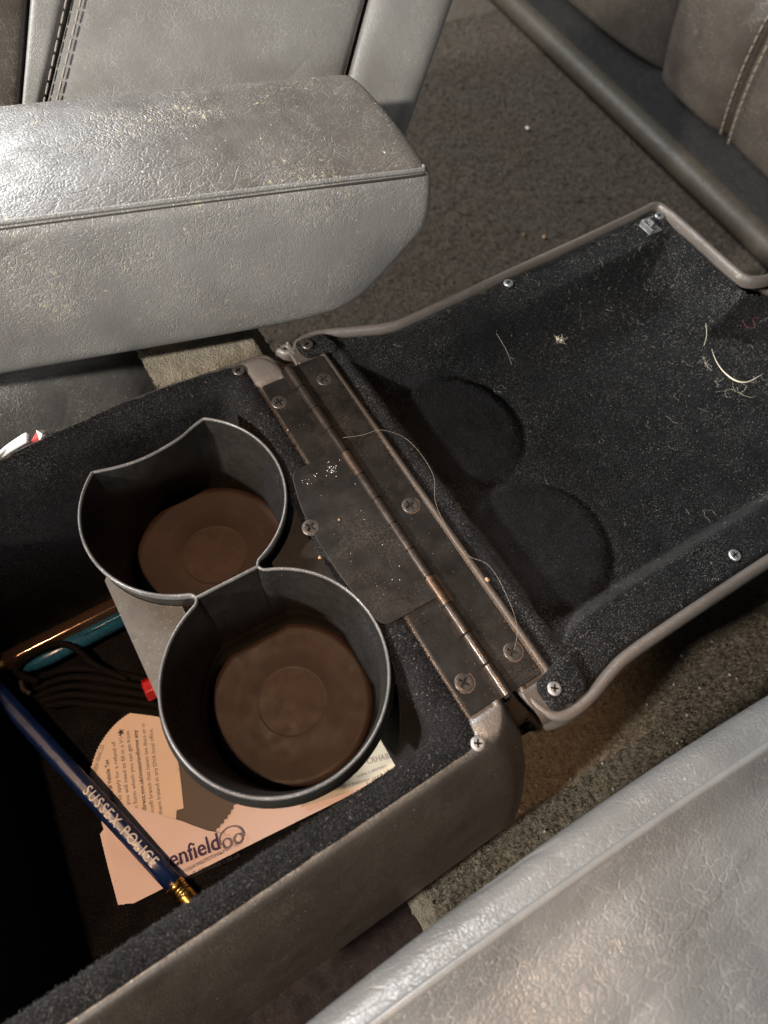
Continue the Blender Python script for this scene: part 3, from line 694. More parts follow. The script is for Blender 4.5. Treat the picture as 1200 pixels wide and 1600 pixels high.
# pencil
pa = U(-60, 1020, -92); pb = U(273, 1383, -103)
ax = (pb - pa); plen = np.linalg.norm(ax); ax /= plen
pen = thing('pencil', pb, 'navy blue pencil with white capital lettering and brass ferrule leaning across the box', 'pencil')
pr = 3.75
side = np.cross(ax, [0, 0, 1.0]); side /= np.linalg.norm(side); upv = np.cross(side, ax)
def cyl(p0, p1, r0, r1, n=20, ridge=None):
    L = np.linalg.norm(p1 - p0); d = (p1 - p0) / L; s1 = np.cross(d, [0, 0, 1.0]); s1 /= np.linalg.norm(s1); s2 = np.cross(s1, d)
    ss = ridge if ridge is not None else [(0, r0), (1, r1)]
    return loft([[p0 + d * L * f + r * (math.cos(t) * s1 + math.sin(t) * s2) for t in np.linspace(0, 2 * math.pi, n, endpoint=False)] for f, r in ss], True, True, True)
def hexcyl(p0, p1, r, n=36):
    L = np.linalg.norm(p1 - p0); d = (p1 - p0) / L; s1 = np.cross(d, [0, 0, 1.0]); s1 /= np.linalg.norm(s1); s2 = np.cross(s1, d)
    rs = []
    for f in np.linspace(0, 1, 12): rs.append([p0 + d * L * f + r * (.955 + .045 * math.cos(6 * t)) * (math.cos(t) * s1 + math.sin(t) * s2) for t in np.linspace(0, 2 * math.pi, n, endpoint=False)])
    return loft(rs, True, True, True)
barrel = obj('barrel', *hexcyl(pa, pb, pr), M['navy'], pen)
fe = pb + ax * 15
rd = [(0, 3.8), (.03, 3.95)]
for k in range(3): rd += [(.14 + k * .08, 3.95), (.17 + k * .08, 3.55), (.19 + k * .08, 3.55), (.21 + k * .08, 3.98)]
rd += [(.42, 3.95), (.6, 3.95)]
for k in range(3): rd += [(.66 + k * .08, 3.95), (.69 + k * .08, 3.6), (.71 + k * .08, 3.6), (.73 + k * .08, 3.98)]
rd += [(.97, 3.95), (1, 3.8)]
obj('ferrule', *cyl(pb - ax * .5, fe, 0, 0, 24, rd), M['brass'], pen)
obj('eraser', *cyl(fe - ax * .5, fe + ax * 7, 3.5, 3.3, 20), M['eraser'], pen)
# lettering wrapped round the barrel, reading towards the ferrule
pts_, x0 = [], 0.0
for ch in 'SUSSEX POLICE':
    if ch == ' ': x0 += .42; continue
    v_, f_ = text_mesh(ch, .02); v_[:, 0] -= v_[:, 0].min(); v_[:, 0] += x0; x0 = v_[:, 0].max() + .20; pts_.append((v_, f_))
V, F = merge(pts_)
w = V[:, 0].max(); t0 = None
s0 = U(136, 1230, -95); s1_ = U(247, 1346, -99); u0 = (s0 - pa) @ ax; u1 = (s1_ - pa) @ ax
bm = bmesh.new(); vv = [bm.verts.new(p) for p in V]
for f in F:
    try: bm.faces.new([vv[i] for i in f])
    except ValueError: pass
for lev in (.1, .22, .36, .5, .62): bmesh.ops.bisect_plane(bm, geom=bm.verts[:] + bm.edges[:] + bm.faces[:], plane_co=(0, lev, 0), plane_no=(0, 1, 0))
bm.verts.index_update(); V = np.array([v.co[:] for v in bm.verts]); F = [tuple(v.index for v in f.verts) for f in bm.faces]; bm.free()
hk = 4.4 / .72; view = CAM * 1000 - (pa + ax * (u0 + u1) / 2); view -= ax * (view @ ax); view /= np.linalg.norm(view); sv = np.cross(view, ax)
ang = (V[:, 1] - .36) * hk / (pr + .05) + .06
Q = pa + np.outer(u0 + V[:, 0] / w * (u1 - u0), ax) + (pr + .04) * (np.outer(np.cos(ang), view) + np.outer(np.sin(ang), sv))
obj('lettering', Q, F, M['white_print'], pen, False)

# clear pen, blue pen, red cap, black cord
qa, qb = U(-40, 1058, -100), U(215, 930, -104)
cpn = thing('clear_pen', qb, 'clear plastic pen with copper glints lying along the dark far side of the box', 'pen')
obj('barrel', *hexcyl(qa + (qb - qa) * .18, qb, 5.0, 36), M['clear'], cpn)
obj('refill', *cyl(qa + (qb - qa) * .1, qb, 1.6, 1.6, 14), M['brass'], cpn)
obj('tip', *cyl(qa, qa + (qb - qa) * .2, 1.2, 4.6, 20), M['brass'], cpn)
qa, qb = U(36, 1046, -103), U(225, 950, -105)
bpn = thing('blue_pen', qb, 'teal blue pen beside the clear pen under the black cord', 'pen')
obj('barrel', *cyl(qa, qb, 4.0, 4.2, 24, [(0, .8), (.03, 2.4), (.10, 3.6), (.2, 4.2), (1, 4.2)]), M['blue_pen'], bpn)
obj('clip', *tube([qa + (qb - qa) * f + np.array([0, 0, 4.6]) for f in np.linspace(.5, 1, 6)], .9, 8), M['blue_pen'], bpn)
qa, qb = U(226, 1080, -100), U(300, 1045, -102)
rc = thing('red_pen_cap', qb, 'red hexagonal pen cap poking out from under the cup holder', 'pen cap')
obj('cap', *merge([hexcyl(qa, qb, 5.6, 6)]), M['red'], rc, False)
bevel(rc.children[0], .7, 3)
cord = thing('black_cord', U(110, 1070, -108), 'bundle of dull black cord coiled beside the pens', 'cord')
for k in range(5):
    pts = [U(40 + 8 * k, 1075 + 7 * k, -106 + k), U(85 + 6 * k, 1050 + 12 * k, -104), U(140, 1045 + 14 * k, -104), U(235, 1064 + 12 * k, -107), U(290, 1082 + 10 * k, -108)]
    obj('strand', *tube(spline(pts, 30), 1.7, 8), M['cord'], cord)
obj('strand', *tube(spline([U(60, 1065, -100), U(25, 1050, -99), U(40, 1030, -98), U(80, 1008, -95), U(112, 1010, -96), U(150, 1040, -100), U(200, 1062, -105)], 30), 1.6, 8), M['cord'], cord)
obj('link', *merge([tube(spline([U(33, 1063, -98), U(36, 1076, -98), U(48, 1084, -98)], 8), 1.3, 8)]), M['screw_dark'], cord)

# ------------------------------------------------------------------ armrest
A0 = np.array([67.6, 96.2, 60.0]); aa = np.array([-.9665, .2565, 0.]); ab = np.array([.2565, .9665, 0.])
arm = thing('armrest', (-40, 160, 10), 'scuffed grey brown leather armrest with piped top edge jutting in over the console', 'armrest')
def arm_pt(a, b, z): return A0 + aa * (a + .19 * b) + ab * b + np.array([0, 0, z])
def zbot(a): return float(np.interp(a, [0, 3, 8, 16, 26, 36, 50, 90, 400], [-29, -33, -40.5, -52, -64, -69, -71, -72, -74]))
def arm_section(a, inset, zt):
    W = 66.0; zb = zbot(a); H = zt - zb; pts = []
    # top (front to back), back, bottom, front; front bulges
    tf = np.linspace(0, 1, 16)
    for t in np.linspace(0, 1, 18): pts.append((1.2 + t * (W - 3.4), 0 + zt + 1.4 * math.sin(math.pi * t) - .9 * (1 - t) ** 8 - 1.2 * t ** 12))
    for t in np.linspace(.04, .94, 10): pts.append((W - 1.0 + .9 * math.sin(math.pi * t), zt - 2 - (H - 10) * t))
    for t in np.linspace(0, 1, 10): pts.append((W - 8 - t * (W - 22), zb + .5))
    for t in np.linspace(0, 1, 22):
        kb = .35 + .65 * float(sstep(0, 45, a)); bulge = -6.5 * kb * math.sin(math.pi * min(1, .12 + .80 * t)) - 1.0 * kb
        corner = (5 + 9 * kb) * sstep(.22, 0, t) ** 1.5
        pts.append((bulge + corner + 1.0, zb + .5 + (H - 3.0) * t))
    P_ = np.array(pts); c_ = np.array([W / 2, (zt + zb) / 2]); P_ = c_ + (P_ - c_) * (1 - inset); return P_
secs = []
for a, ins, zt in ((-2.2, .35, -9), (-2.0, .12, -4.5), (-1.2, .045, -2.2), (.2, .015, -.8), (2, .003, -.2), (5, 0, 0), (9, 0, 0), (14, 0, 0), (20, 0, 0), (27, 0, 0), (35, 0, .2), (45, 0, .3), (60, 0, .4), (80, 0, .5), (110, 0, .4), (150, 0, .2), (200, 0, 0), (260, 0, 0)):
    s_ = arm_section(max(a, 0), ins, zt); secs.append([arm_pt(a, b, z) for b, z in s_])
V, F = loft(secs, True, True, True)
ntop = 18; npts = len(secs[0]); Ft = []; Fs = []
for f in F:
    if len(f) == 4:
        j = min(i % npts for i in f) if not (0 in [i % npts for i in f] and npts - 1 in [i % npts for i in f]) else npts - 1
        (Ft if j < ntop - 1 else Fs).append(f)
    else: Fs.append(f)
def sub_mesh(V, F):
    used = sorted({i for f in F for i in f}); mp = {u: i for i, u in enumerate(used)}; return np.array(V)[used], [tuple(mp[i] for i in f) for f in F]
body = obj('armrest_side', *sub_mesh(V, Fs), M['armrest'], arm); subsurf(body, 1)
topp = obj('armrest_top', *sub_mesh(V, Ft), M['armtop'], arm); subsurf(topp, 1)
obj('piping', *tube(spline([arm_pt(a, b, z) for a, b, z in ((260, .9, -.6), (150, .9, -.4), (80, .9, -.2), (40, .9, -.3), (15, .9, -.6), (4, 1.2, -.9), (2.0, 2.0, -1.3), (1.2, 4, -1.6))], 60), .85, 10), M['armrest'], arm)
obj('seam_groove', *tube(spline([arm_pt(a, b, z) for a, b, z in ((260, -.2, -2.1), (150, -.2, -1.9), (80, -.2, -1.7), (40, -.2, -1.8), (15, -.1, -2.0), (4, .3, -2.2), (2, 1.0, -2.6))], 60), .42, 8), M['groove'], arm)

# ------------------------------------------------------------------ seat behind the armrest
e1 = RW @ np.array([-.31, 1.0, 0.10]); e1 /= np.linalg.norm(e1)
pn = np.cross(aa, e1); pn /= np.linalg.norm(pn)
if pn[2] < 0: pn = -pn
SP = U(540, 112, 42)
seat = thing('car_seat', U(400, 60, -60), 'grey leather seat behind the armrest with a double stitched seam', 'car seat')
def sp(px, py): return UP(px, py, SP, pn)
def seat_panel(name, pxL, pxR, puff, edgeL, edgeR, mat, label=None, thick=55):
    # pxL/pxR: pixel polylines (top to bottom) of the panel's two borders
    nu_, nv_ = 26, 40; G = []
    for v in np.linspace(0, 1, nv_):
        l = np.array([np.interp(v, [0, 1], [pxL[0][k], pxL[1][k]]) for k in (0, 1)]); r = np.array([np.interp(v, [0, 1], [pxR[0][k], pxR[1][k]]) for k in (0, 1)])
        row = []
        for i, u in enumerate(np.linspace(0, 1, nu_)):
            p = sp(*(l + (r - l) * u)); h = puff * (1 - abs(2 * u - 1) ** 6) 
            row.append(p + pn * (h - puff))
        rowL = [row[0] - pn * thick * f for f in (1, .25, .06)]; rowR = [row[-1] - pn * thick * f for f in (.06, .25, 1)]
        G.append(rowL + row + rowR)
    return subsurf(obj(name, *loft(G, False), mat, seat, label=label), 1)
def ext(p0, p1, y):      # extend a border line given by two pixels up to row y
    return (p0[0] + (p1[0] - p0[0]) * (y - p0[1]) / (p1[1] - p0[1]), y)
def panel(name, a0, a1, b0, b1, puff, mat): seat_panel(name, (ext(a0, a1, -260), a1), (ext(b0, b1, -260), b1), puff, 0, 0, mat)
panel('bolster', (-260, -60), (-300, 300), (42, -60), (16, 300), 1.5, M['seat_dark'])
panel('side_panel', (46, -60), (20, 300), (116, -60), (30, 300), 4, M['seat_grey'])
panel('main_panel', (121, -60), (33, 300), (585, -60), (490, 300), 2.2, M['seat_grey'])
panel('front_panel', (592, -60), (496, 300), (731, -60), (604, 300), 3.5, M['seat_grey'])
# stitches along the double seam
def unit_capsule(L, r, mat, name):
    V, F = tube([(x, 0, 0) for x in (-L / 2, -L / 2 + r * .5, -L / 4, L / 4, L / 2 - r * .5, L / 2)], [r * .4, r * .85, r, r, r * .85, r * .4], 8)
    me = bpy.data.meshes.new(name); me.from_pydata((V / 1000).tolist(), [], F); me.materials.append(mat); me.polygons.foreach_set('use_smooth', [True] * len(F)); return me
stm = unit_capsule(4.6, .42, M['stitch'], 'stitch')
def stitches(me, parent, pts, nrm, pitch, off=0.6):
    P_ = np.array(pts); s_ = np.concatenate([[0], np.cumsum(np.linalg.norm(np.diff(P_, axis=0), axis=1))])
    for d in np.arange(pitch / 2, s_[-1], pitch):
        p = np.array([np.interp(d, s_, P_[:, k]) for k in range(3)]); q = np.array([np.interp(d + .5, s_, P_[:, k]) for k in range(3)])
        dr = Vector(q - p)
        if dr.length < 1e-6: continue
        o = inst('stitch', me, parent, p + np.array(nrm) * off); o.rotation_euler = dr.to_track_quat('X', 'Z').to_euler()
seamL = [sp(104 + (24 - 104) * 0 - .244 * y * 0 + (96 - 104 - 26 * y / 130 + 8), y) for y in np.linspace(-5, 150, 20)]
seamL = [sp(103 - .22 * y, y) - pn * 2.2 for y in np.linspace(-8, 160, 20)]; seamR = [sp(127 - .24 * y, y) - pn * 1.2 for y in np.linspace(-8, 160, 20)]
main_part = [c for c in seat.children if c.name.startswith('main_panel')][0]; side_part = [c for c in seat.children if c.name.startswith('side_panel')][0]
stitches(stm, side_part, seamL, pn, 5.6, 1.6); stitches(stm, main_part, seamR, pn, 5.6, 1.4)
# seat base trim below the armrest
tr = thing('seat_base_trim', U(100, 640, -120), 'dark plastic seat base trim beneath the armrest beside the console', 'seat trim')
y0t = 132.0
pR1 = UP(221, 556, (0, y0t, 0), (0, 1, 0)); pR2 = UP(233, 618, (0, y0t, 0), (0, 1, 0)); xR = (pR1[0] + pR2[0]) / 2
tg = []
for x in np.concatenate([np.linspace(-330, xR - 8, 14), [xR - 4, xR - 1, xR + 1.5, xR + 2.5]]):
    e = max(0, x - (xR - 8)); tg.append([(x, 190, -130), (x, 121 + e * .8, -158), (x, 123 + e * .6, -110), (x, 129 + e * .4, -70), (x, 139 + e * .3, -40), (x, 152 + e * .2, -20 - e * .2), (x, 166, -17 - e * .3), (x, 190, -17 - e * .3)])
subsurf(obj('trim_panel', *loft(tg, False), M['trim_dark'], tr), 1)
sheet('lit_carpet_hump', xR + 1, xR + 62, 104, 190, -16, 1.6, .18, M['carpet_lit'], f=lambda X, Y: -40 * sstep(120, 104, Y) ** 2 - 26 * sstep(xR + 48, xR + 62, X) - .05 * (Y - 120), kind='structure')  # lit patch of carpet, raised under the armrest so that it catches light

# wrapper tucked beside the box
wr = thing('sweet_wrapper', U(50, 690, -20), 'crumpled red and white wrapper tucked outside the far wall of the box', 'wrapper')
def crumple(px, z, mat, seed):
    pts = np.array([U(x, y, z + h) for x, y, h in px]); return pts
wv = crumple([(10, 712, -6), (38, 690, -4), (52, 672, 4), (60, 700, -10)], -6, None, 0)
V = np.array([U(44, 706, -10), U(48, 690, -3), U(56, 676, 2), U(66, 694, -6), U(62, 682, 0), U(40, 714, -18), U(70, 712, -20)])
obj('red_fold', V, [(0, 1, 3), (1, 2, 4), (1, 4, 3), (5, 0, 3), (5, 3, 6)], M['wrap_red'], wr, False)
V = np.array([U(56, 672, 3), U(72, 672, 1), U(82, 684, -6), U(62, 690, -3), U(66, 678, 3.5), U(78, 704, -16), U(58, 704, -16)])
obj('white_fold', V, [(0, 4, 3), (0, 1, 4), (1, 2, 4), (4, 2, 3), (3, 2, 5), (3, 5, 6)], M['wrap_white'], wr, False)
for k in range(3): obj('edge_strip', *tube(spline([U(-14, 728 - 3 * k, -8 + k), U(14, 706 - 4 * k, -5 + k), U(44, 688 - 5 * k, -2 + k)], 12), .55, 6, flat=2.4), M['wrap_white'], wr)

# ------------------------------------------------------------------ far seat and floor rail
rl = thing('floor_rail', U(1060, 260, -150), 'thick round dark rail lying along the carpet below the far seat', 'rail')
r0, r1 = U(795, 0, -144), U(1215, 400, -144)
dR = (r1 - r0) / np.linalg.norm(r1 - r0); r0 = r0 - dR * 90; r1 = r1 + dR * 120
obj('tube', *tube([r0 + (r1 - r0) * f for f in np.linspace(0, 1, 40)], 11.5, 32), M['rail'], rl)
fs_ = thing('car_seat', (520, 260, -100), 'dark brown leather seat cushion above the floor rail with a stitched seam', 'car seat')
sd = np.array([dR[0], dR[1], 0]); sd /= np.linalg.norm(sd); sn = np.array([-sd[1], sd[0], 0.])    # sn points away from the camera side
if sn[0] < 0: sn = -sn
base_far = U(1120, 244, -98)
def far_pt(s, t):   # s along the seat (mm), t up the face
    zz = -98 + 175 * t; outv = -26 * math.sin(math.pi * min(1, t * .85 + .08)) + 70 * max(0, t - .45) ** 1.6
    return base_far + sd * s + sn * (24 + outv) + np.array([0, 0, zz + 98])
def s_of(px, py): 
    p = UP(px, py, base_far + sn * 16, sn); return float((p - base_far) @ sd)
s_seam = s_of(1122, 225); s_cre = s_of(1013, 125)
def far_panel(name, sa, sb, puff, parent, mat):
    G = []
    for t in np.linspace(-.12, 1.3, 44):
        row = []
        for u in np.linspace(0, 1, 28):
            p = far_pt(sa + (sb - sa) * u, max(t, 0)) + np.array([0, 0, min(t, 0) * 60]) + sn * (min(t, 0) * -240)
            p = p - sn * puff * (1 - abs(2 * u - 1) ** 5) + sn * puff; row.append(p)
        G.append(row)
    return subsurf(obj(name, *loft(G, False), mat, parent), 1)
far_panel('cushion', s_cre - 420, s_cre - .6, 16, fs_, M['seat_dark'])
mid_c = far_panel('cushion', s_cre + .6, s_seam - 1.0, 14, fs_, M['seat_dark'])
end_c = far_panel('cushion', s_seam + 1.0, s_seam + 300, 5, fs_, M['seat_dark'])
std = unit_capsule(5.4, .7, M['stitch_dark'], 'far_stitch')
for off, par, pf in ((-6.5, mid_c, 5.2), (6.5, end_c, 2.4)):
    stitches(std, par, [far_pt(s_seam + off, t) + sn * pf for t in np.linspace(0, 1.2, 40)], -sn, 6.6, .8)
obj('seat_base', *merge([(np.array([base_far + sd * s + sn * n_ + np.array([0, 0, z]) for z in (-62, 10) for s, n_ in ((-600, 34), (400, 34), (400, 200), (-600, 200))]), [(0, 1, 5, 4), (1, 2, 6, 5), (2, 3, 7, 6), (3, 0, 4, 7), (4, 5, 6, 7), (0, 3, 2, 1)])]), M['black'], fs_, False)

# ------------------------------------------------------------------ near seat at the lower right
ns = thing('car_seat', (0, -150, -60), 'pale grey wrinkled leather seat edge filling the lower right corner', 'car seat')
_e = np.array([U(*q, 8) for q in ((480, 1600), (830, 1330), (1020, 1203), (1200, 1085))]); _h = np.array([U(*q, 16) for q in ((600, 1590), (880, 1385), (1040, 1272), (1200, 1165))])
_pe = np.polyfit(_e[:, 0], _e[:, 1], 2); _ph = np.polyfit(_h[:, 0], _h[:, 1], 2)
def ns_row(x):
    w = .5 * fbm(x, 0, 60, 2, 4.4); xc = min(max(x, -110), 90)
    ye = np.polyval(_pe, xc); yh = np.polyval(_ph, xc); g = ye - yh
    return [(x, ye - 32, -120), (x, ye - 18, -60), (x, ye - 7, -20), (x, ye - 1.6, -2 + w), (x, ye - .1, 5 + w), (x, ye - 1.2, 9.0 + w), (x, ye - .35 * g, 12.0 + w), (x, ye - .65 * g, 13.6 + w), (x, ye - .84 * g, 14.6 + w), (x, yh + .5, 15.8 + w), (x, yh - .7, 16.0 + w), (x, yh - 2.6, 14.8 + w), (x, yh - 6.5, 12.4 + w), (x, yh - 11, 11.8 + w)]
rows_a = []; rows_b = []
for x in np.arange(-190, 170, 3.0):
    r = ns_row(x); last = r[-1]; rows_a.append(r + [(x, last[1] - d, last[2] + .17 * d + 1.2 * fbm(x, d, 40, 3, 8.8) - .0012 * d * d) for d in (4, 8, 13, 19, 26, 34, 43, 53, 64, 76, 90, 110, 140, 180)])
subsurf(obj('seat_cover', *loft(rows_a, False), M['seat_near'], ns), 1)
obj('piping', *tube([(r[9][0], (r[9][1] + r[10][1]) / 2, r[9][2] - .35) for r in rows_a], 1.15, 14), M['ridge_highlight'], ns)  # thin glossy tube added on the crest to give the ridge a highlight line

# ------------------------------------------------------------------ lint, crumbs and hairs
def fibre(p, L, ang, r, curl, zf, n=5):
    pts = []; x, y = p; a = ang
    for i in range(n):
        pts.append((x, y, zf(x, y) + .25 + .25 * random.random())); x += L / n * math.cos(a); y += L / n * math.sin(a); a += random.gauss(0, curl)
    P_ = np.array(pts); V = []; F = []
    for i in range(n):
        t = P_[min(i + 1, n - 1)] - P_[max(i - 1, 0)]; t /= np.linalg.norm(t) + 1e-9; s_ = np.cross(t, [0, 0, 1.0]); s_ /= np.linalg.norm(s_) + 1e-9
        V += [P_[i] + s_ * r, P_[i] - s_ * r, P_[i] + np.array([0, 0, r * 1.4])]
    for i in range(n - 1):
        for a_, b_ in ((0, 1), (1, 2), (2, 0)): F.append((3 * i + a_, 3 * i + b_, 3 * i + 3 + b_, 3 * i + 3 + a_))
    return V, F
parts = []
while len(parts) < 3600:
    x = 24 + 206 * random.random() ** .72; y = random.uniform(-72, 90)
    if x > 210 and not (-8 < y < 26): continue
    dens = .08 + .75 * sstep(60, 200, x) * (.35 + .65 * sstep(-60, 40, y)) + .75 * max(-.2, fbm(x, y, 16, 3, 5))
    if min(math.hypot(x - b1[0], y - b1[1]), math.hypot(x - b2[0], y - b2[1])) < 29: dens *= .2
    if random.random() > dens: continue
    big = random.random() < .02
    parts.append(fibre((x, y), random.uniform(3, 8) if big else random.uniform(.25, 1.0), random.uniform(0, 6.28), .05 if big else random.uniform(.035, .07), .9, lid_at, 6 if big else 3))
obj('lint', *merge(parts), M['lint'], None, False, label='pale lint and fluff scattered over the velvet inside the lid', cat='lint', kind='stuff')
def flakes(n, fn, r0, r1):
    out = []
    for _ in range(n):
        p = np.array(fn()); r = random.uniform(r0, r1); a = random.uniform(0, 6.28); k = random.randint(4, 6)
        V = [p + np.array([r * math.cos(a + 6.283 * i / k) * random.uniform(.6, 1.2), r * math.sin(a + 6.283 * i / k) * random.uniform(.6, 1.2), 0]) for i in range(k)] + [p + np.array([0, 0, r * .8])]
        out.append((V, [(i, (i + 1) % k, k) for i in range(k)]))
    return merge(out)
obj('paint_flecks', *flakes(55, lambda: (random.gauss(-7.5, 1.0) if random.random() < .5 else random.uniform(-20, -3), random.gauss(36, 1.3) if random.random() < .75 else random.uniform(-20, 38), 1.28), .07, .2), M['chalk'], None, False, label='small white flecks on the bronze hinge tab', cat='flecks', kind='stuff')
obj('crumbs', *flakes(60, lambda: (random.uniform(-12, 14), random.uniform(-62, 84), .42), .05, .15), M['lint'], None, False, label='fine pale grit on the hinge leaves', cat='crumbs', kind='stuff')
for p, r, lb in ((U(761, 905, 1), 1.0, 'largest tan crumb, on the leather strip beside the lid velvet'), (U(500, 871, 1.8), .7, 'tan crumb on the hinge tab next to the nearer cup'), (U(450, 672, .6), .6, 'tan crumb near the far end of the box side hinge leaf'), (U(530, 812, 1.8), .5, 'smallest tan crumb, in the middle of the hinge tab')):
    V, F = flakes(1, lambda: p, r, r); obj('crumb', V, F, M['tan'], None, False, label=lb, cat='crumb', group='tan crumbs on the hinge')
def hair(name, pts, r, mat, label, cat, n=40): return obj(name, *tube(spline(pts, n), r, 6), mat, None, True, label=label, cat=cat)
hair('hair', [U(535, 684, 1.5), U(565, 680, 3), U(598, 672, 4), U(640, 690, 2.5), U(676, 740, 2.5), U(682, 790, 2.0), U(720, 860, 2.5), U(765, 885, 3), U(798, 945, 3.5), U(808, 985, 3), U(803, 1016, 1.5)], .05, M['hair'], 'long fine pale hair looping across the lid side of the hinge', 'hair', 70)
hair('hair', [U(775, 520, -3), U(790, 545, -6), U(800, 570, -10)], .07, M['hair'], 'short pale hair on the velvet near the far edge of the lid', 'hair', 12)
tz_ = lambda px, py: U(px, py, -14)
random.seed(11)
base_t = [(1112, 545), (1118, 562), (1130, 580), (1148, 594), (1166, 597), (1182, 590), (1192, 584)]
fray = [fibre(tuple(tz_(*random.choice(base_t))[:2] + np.array([random.gauss(0, .5), random.gauss(0, .5)])), random.uniform(2, 8), random.uniform(0, 6.28), .03, .35, lid_at, 8) for _ in range(22)]
obj('fluff', *merge(fray), M['thread'], None, False, label='wispy fibres frayed off the cream thread at the right', cat='fluff')
hair('thread', [tz_(1112, 545), tz_(1118, 562), tz_(1130, 580), tz_(1148, 594), tz_(1166, 597), tz_(1182, 590), tz_(1192, 584)], np.array(spline([[.05], [.12], [.20], [.32], [.2], [.12], [.05]], 40))[:, 0], M['thread'], 'frayed cream thread curled on the velvet at the right', 'thread')
hair('thread', [tz_(1100, 540), tz_(1104, 524), tz_(1103, 505)], .08, M['thread'], 'short pale thread left of the frayed cream thread', 'thread', 10)
hair('thread', [tz_(1160, 500), tz_(1168, 512), tz_(1180, 510), tz_(1176, 498), tz_(1190, 496)], .07, M['red_fibre'], 'tiny curl of reddish fibre in the corner of the lid', 'thread', 20)
ft = U(880, 515, -14); parts = [fibre((ft[0] + random.gauss(0, .9), ft[1] + random.gauss(0, .9)), random.uniform(1, 4), random.uniform(0, 6.28), .05, .9, lambda x, y: lid_at(x, y) + random.random() * 1.0, 6) for _ in range(30)]
obj('fluff', *merge(parts), M['thread'], None, False, label='small yellowish tuft of fluff in the middle of the lid velvet', cat='fluff')
hair('hair', [U(545, 1182 - 60, -57), U(470, 1140, -57.5), U(468, 1158, -57.5)][1:], .10, M['hair'], 'short hair on the brown pad of the nearer cup', 'hair', 8)

# ------------------------------------------------------------------ velvet pile: short upright fibres
def pile(name, base, nrm, n_, parent, mat, L=(.5, 1.0), w=.09):
    m_ = len(base); P0 = base + rng.normal(0, .25, (m_, 3)) * np.array([1, 1, .1])
    tilt = rng.normal(0, .55, (m_, 3)); d = nrm + tilt + np.array([.15, -.2, 0]); d /= np.linalg.norm(d, axis=1)[:, None]
    ln_ = rng.uniform(L[0], L[1], (m_, 1)); a = rng.uniform(0, 6.283, m_); s_ = np.column_stack([np.cos(a), np.sin(a), np.zeros(m_)]) * w
    V = np.empty((m_ * 3, 3)); V[0::3] = P0 - s_ - nrm * .1; V[1::3] = P0 + s_ - nrm * .1; V[2::3] = P0 + d * ln_
    F = np.arange(m_ * 3).reshape(-1, 3)
    return obj(name, V, F.tolist(), mat, parent, False, kind='stuff')
iu = rng.integers(0, nu - 1, 90000); iv = rng.integers(0, nv - 1, 90000); fu = rng.random((90000, 1)); fvv = rng.random((90000, 1))
A_, B_, C_ = LIDV[iu, iv], LIDV[iu + 1, iv], LIDV[iu, iv + 1]
nn_ = np.cross(B_ - A_, C_ - A_); nn_ /= np.linalg.norm(nn_, axis=1)[:, None] + 1e-9; nn_[nn_[:, 2] < 0] *= -1
pile('velvet_pile', A_ + (B_ - A_) * fu + (C_ - A_) * fvv, nn_, 0, lid, M['velvet_pile'])
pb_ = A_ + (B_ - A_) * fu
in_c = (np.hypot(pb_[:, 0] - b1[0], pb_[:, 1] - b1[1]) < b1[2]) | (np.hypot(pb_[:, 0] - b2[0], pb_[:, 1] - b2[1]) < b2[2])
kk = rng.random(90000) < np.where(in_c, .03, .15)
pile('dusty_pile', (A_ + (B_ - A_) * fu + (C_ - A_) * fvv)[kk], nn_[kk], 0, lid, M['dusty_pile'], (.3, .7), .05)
R_l = np.array([lin(*p) for p in [(0, 0, 0, -1.4, 0), (.5, .4, 1, .35, .3), (2.5, 1.5, 4, .5, .5), (4.5, 2.6, 7, .1, .6), (6.5, 4.5, 9, -1.4, .5), (8.2, 7, 11, -4, .3), (8.8, 9, 12, -9, .2)]])
K = 60000; ir = rng.integers(0, R_l.shape[0] - 1, K); jr = rng.integers(0, R_l.shape[1], K); f1 = rng.random((K, 1)); f2 = rng.random((K, 1))
A_, B_, C_ = R_l[ir, jr], R_l[ir + 1, jr], R_l[ir, (jr + 1) % R_l.shape[1]]
nn_ = np.cross(C_ - A_, B_ - A_); nn_ /= np.linalg.norm(nn_, axis=1)[:, None] + 1e-9; nn_[nn_[:, 2] < 0] *= -1
pile('velvet_pile', A_ + (B_ - A_) * f1 + (C_ - A_) * f2, nn_, 0, lining, M['velvet_pile_box'])

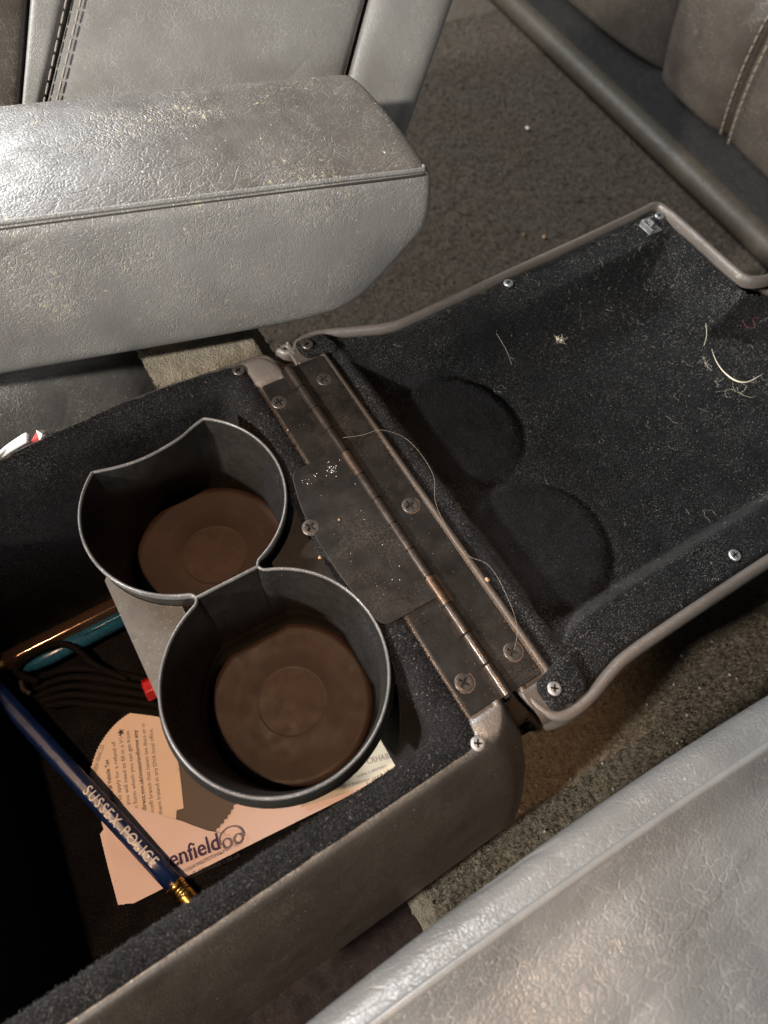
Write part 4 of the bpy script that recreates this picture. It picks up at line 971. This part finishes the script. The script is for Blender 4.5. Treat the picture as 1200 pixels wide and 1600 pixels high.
def on_floor():
    if random.random() < .6: return (random.uniform(60, 420), random.uniform(96, 420), CZ + 1.2)
    return (random.uniform(-20, 160), random.uniform(-150, -90), -105.6)
obj('carpet_crumbs', *flakes(160, on_floor, .25, .9), M['lint'], None, False, label='pale crumbs and grit scattered on the carpet', cat='crumbs', kind='stuff')
big = [U(824, 200, CZ + 1.5), U(851, 371, CZ + 1.5), U(818, 366, CZ + 1.5)]
for p, r, lb, mt in zip(big, (2.4, 3.0, 1.8), ('white crumb on the upper carpet', 'tan crumb on the carpet beside the far lid edge', 'small tan crumb left of the other crumb by the lid edge'), ('chalk', 'tan', 'tan')):
    V, F = flakes(1, lambda: p, r, r); obj('crumb', V, F, M[mt], None, False, label=lb, cat='crumb')
fl_ = []
for _ in range(260):
    k = random.randrange(R_l.shape[1]); row = random.randrange(1, 5); p = R_l[row, k] * .5 + R_l[row + 1, k] * .5
    if p[0] < -182: continue
    fl_.append(fibre((p[0] + random.gauss(0, .5), p[1] + random.gauss(0, .5)), random.uniform(.3, 1.4), random.uniform(0, 6.28), random.uniform(.03, .06), .9, lambda x, y, z=p[2]: z + .5, 3))
obj('lint', *merge(fl_), M['lint'], None, False, label='fine pale lint on the velvet rim of the box', cat='lint', kind='stuff')

kk = rng.random(K) < .12
pile('dusty_pile', (A_ + (B_ - A_) * f1 + (C_ - A_) * f2)[kk], nn_[kk], 0, lining, M['dusty_pile'], (.3, .7), .05)

def carpet_pile(parent, x0, x1, y0, y1, z, n_, mats, L, w):
    for mt, fr in mats:
        m_ = int(n_ * fr); b = np.column_stack([rng.uniform(x0, x1, m_), rng.uniform(y0, y1, m_), np.full(m_, z) + rng.normal(0, .3, m_)])
        pile('carpet_pile', b, np.tile([0., 0., 1.], (m_, 1)), 0, parent, M[mt], L, w)
M['fibre_dark'] = MB('dark_carpet_fibre').out((.036, .027, .019), .9, None, Specular_IOR_Level=.1)
M['fibre_mid'] = MB('mid_carpet_fibre').out((.062, .044, .028), .9, None, Specular_IOR_Level=.1)
M['fibre_pale'] = MB('pale_carpet_fibre').out((.125, .104, .076), .9, None, Specular_IOR_Level=.1)
carpet_pile(carp_a, 20, 520, 80, 560, CZ - .2, 210000, (('fibre_dark', .45), ('fibre_mid', .45), ('fibre_pale', .10)), (1.4, 3.0), .2)
carpet_pile(carp_b, xe + 14, 300, -190, -82, -107.2, 90000, (('fibre_dark', .25), ('fibre_mid', .35), ('fibre_pale', .40)), (1.2, 2.8), .17)
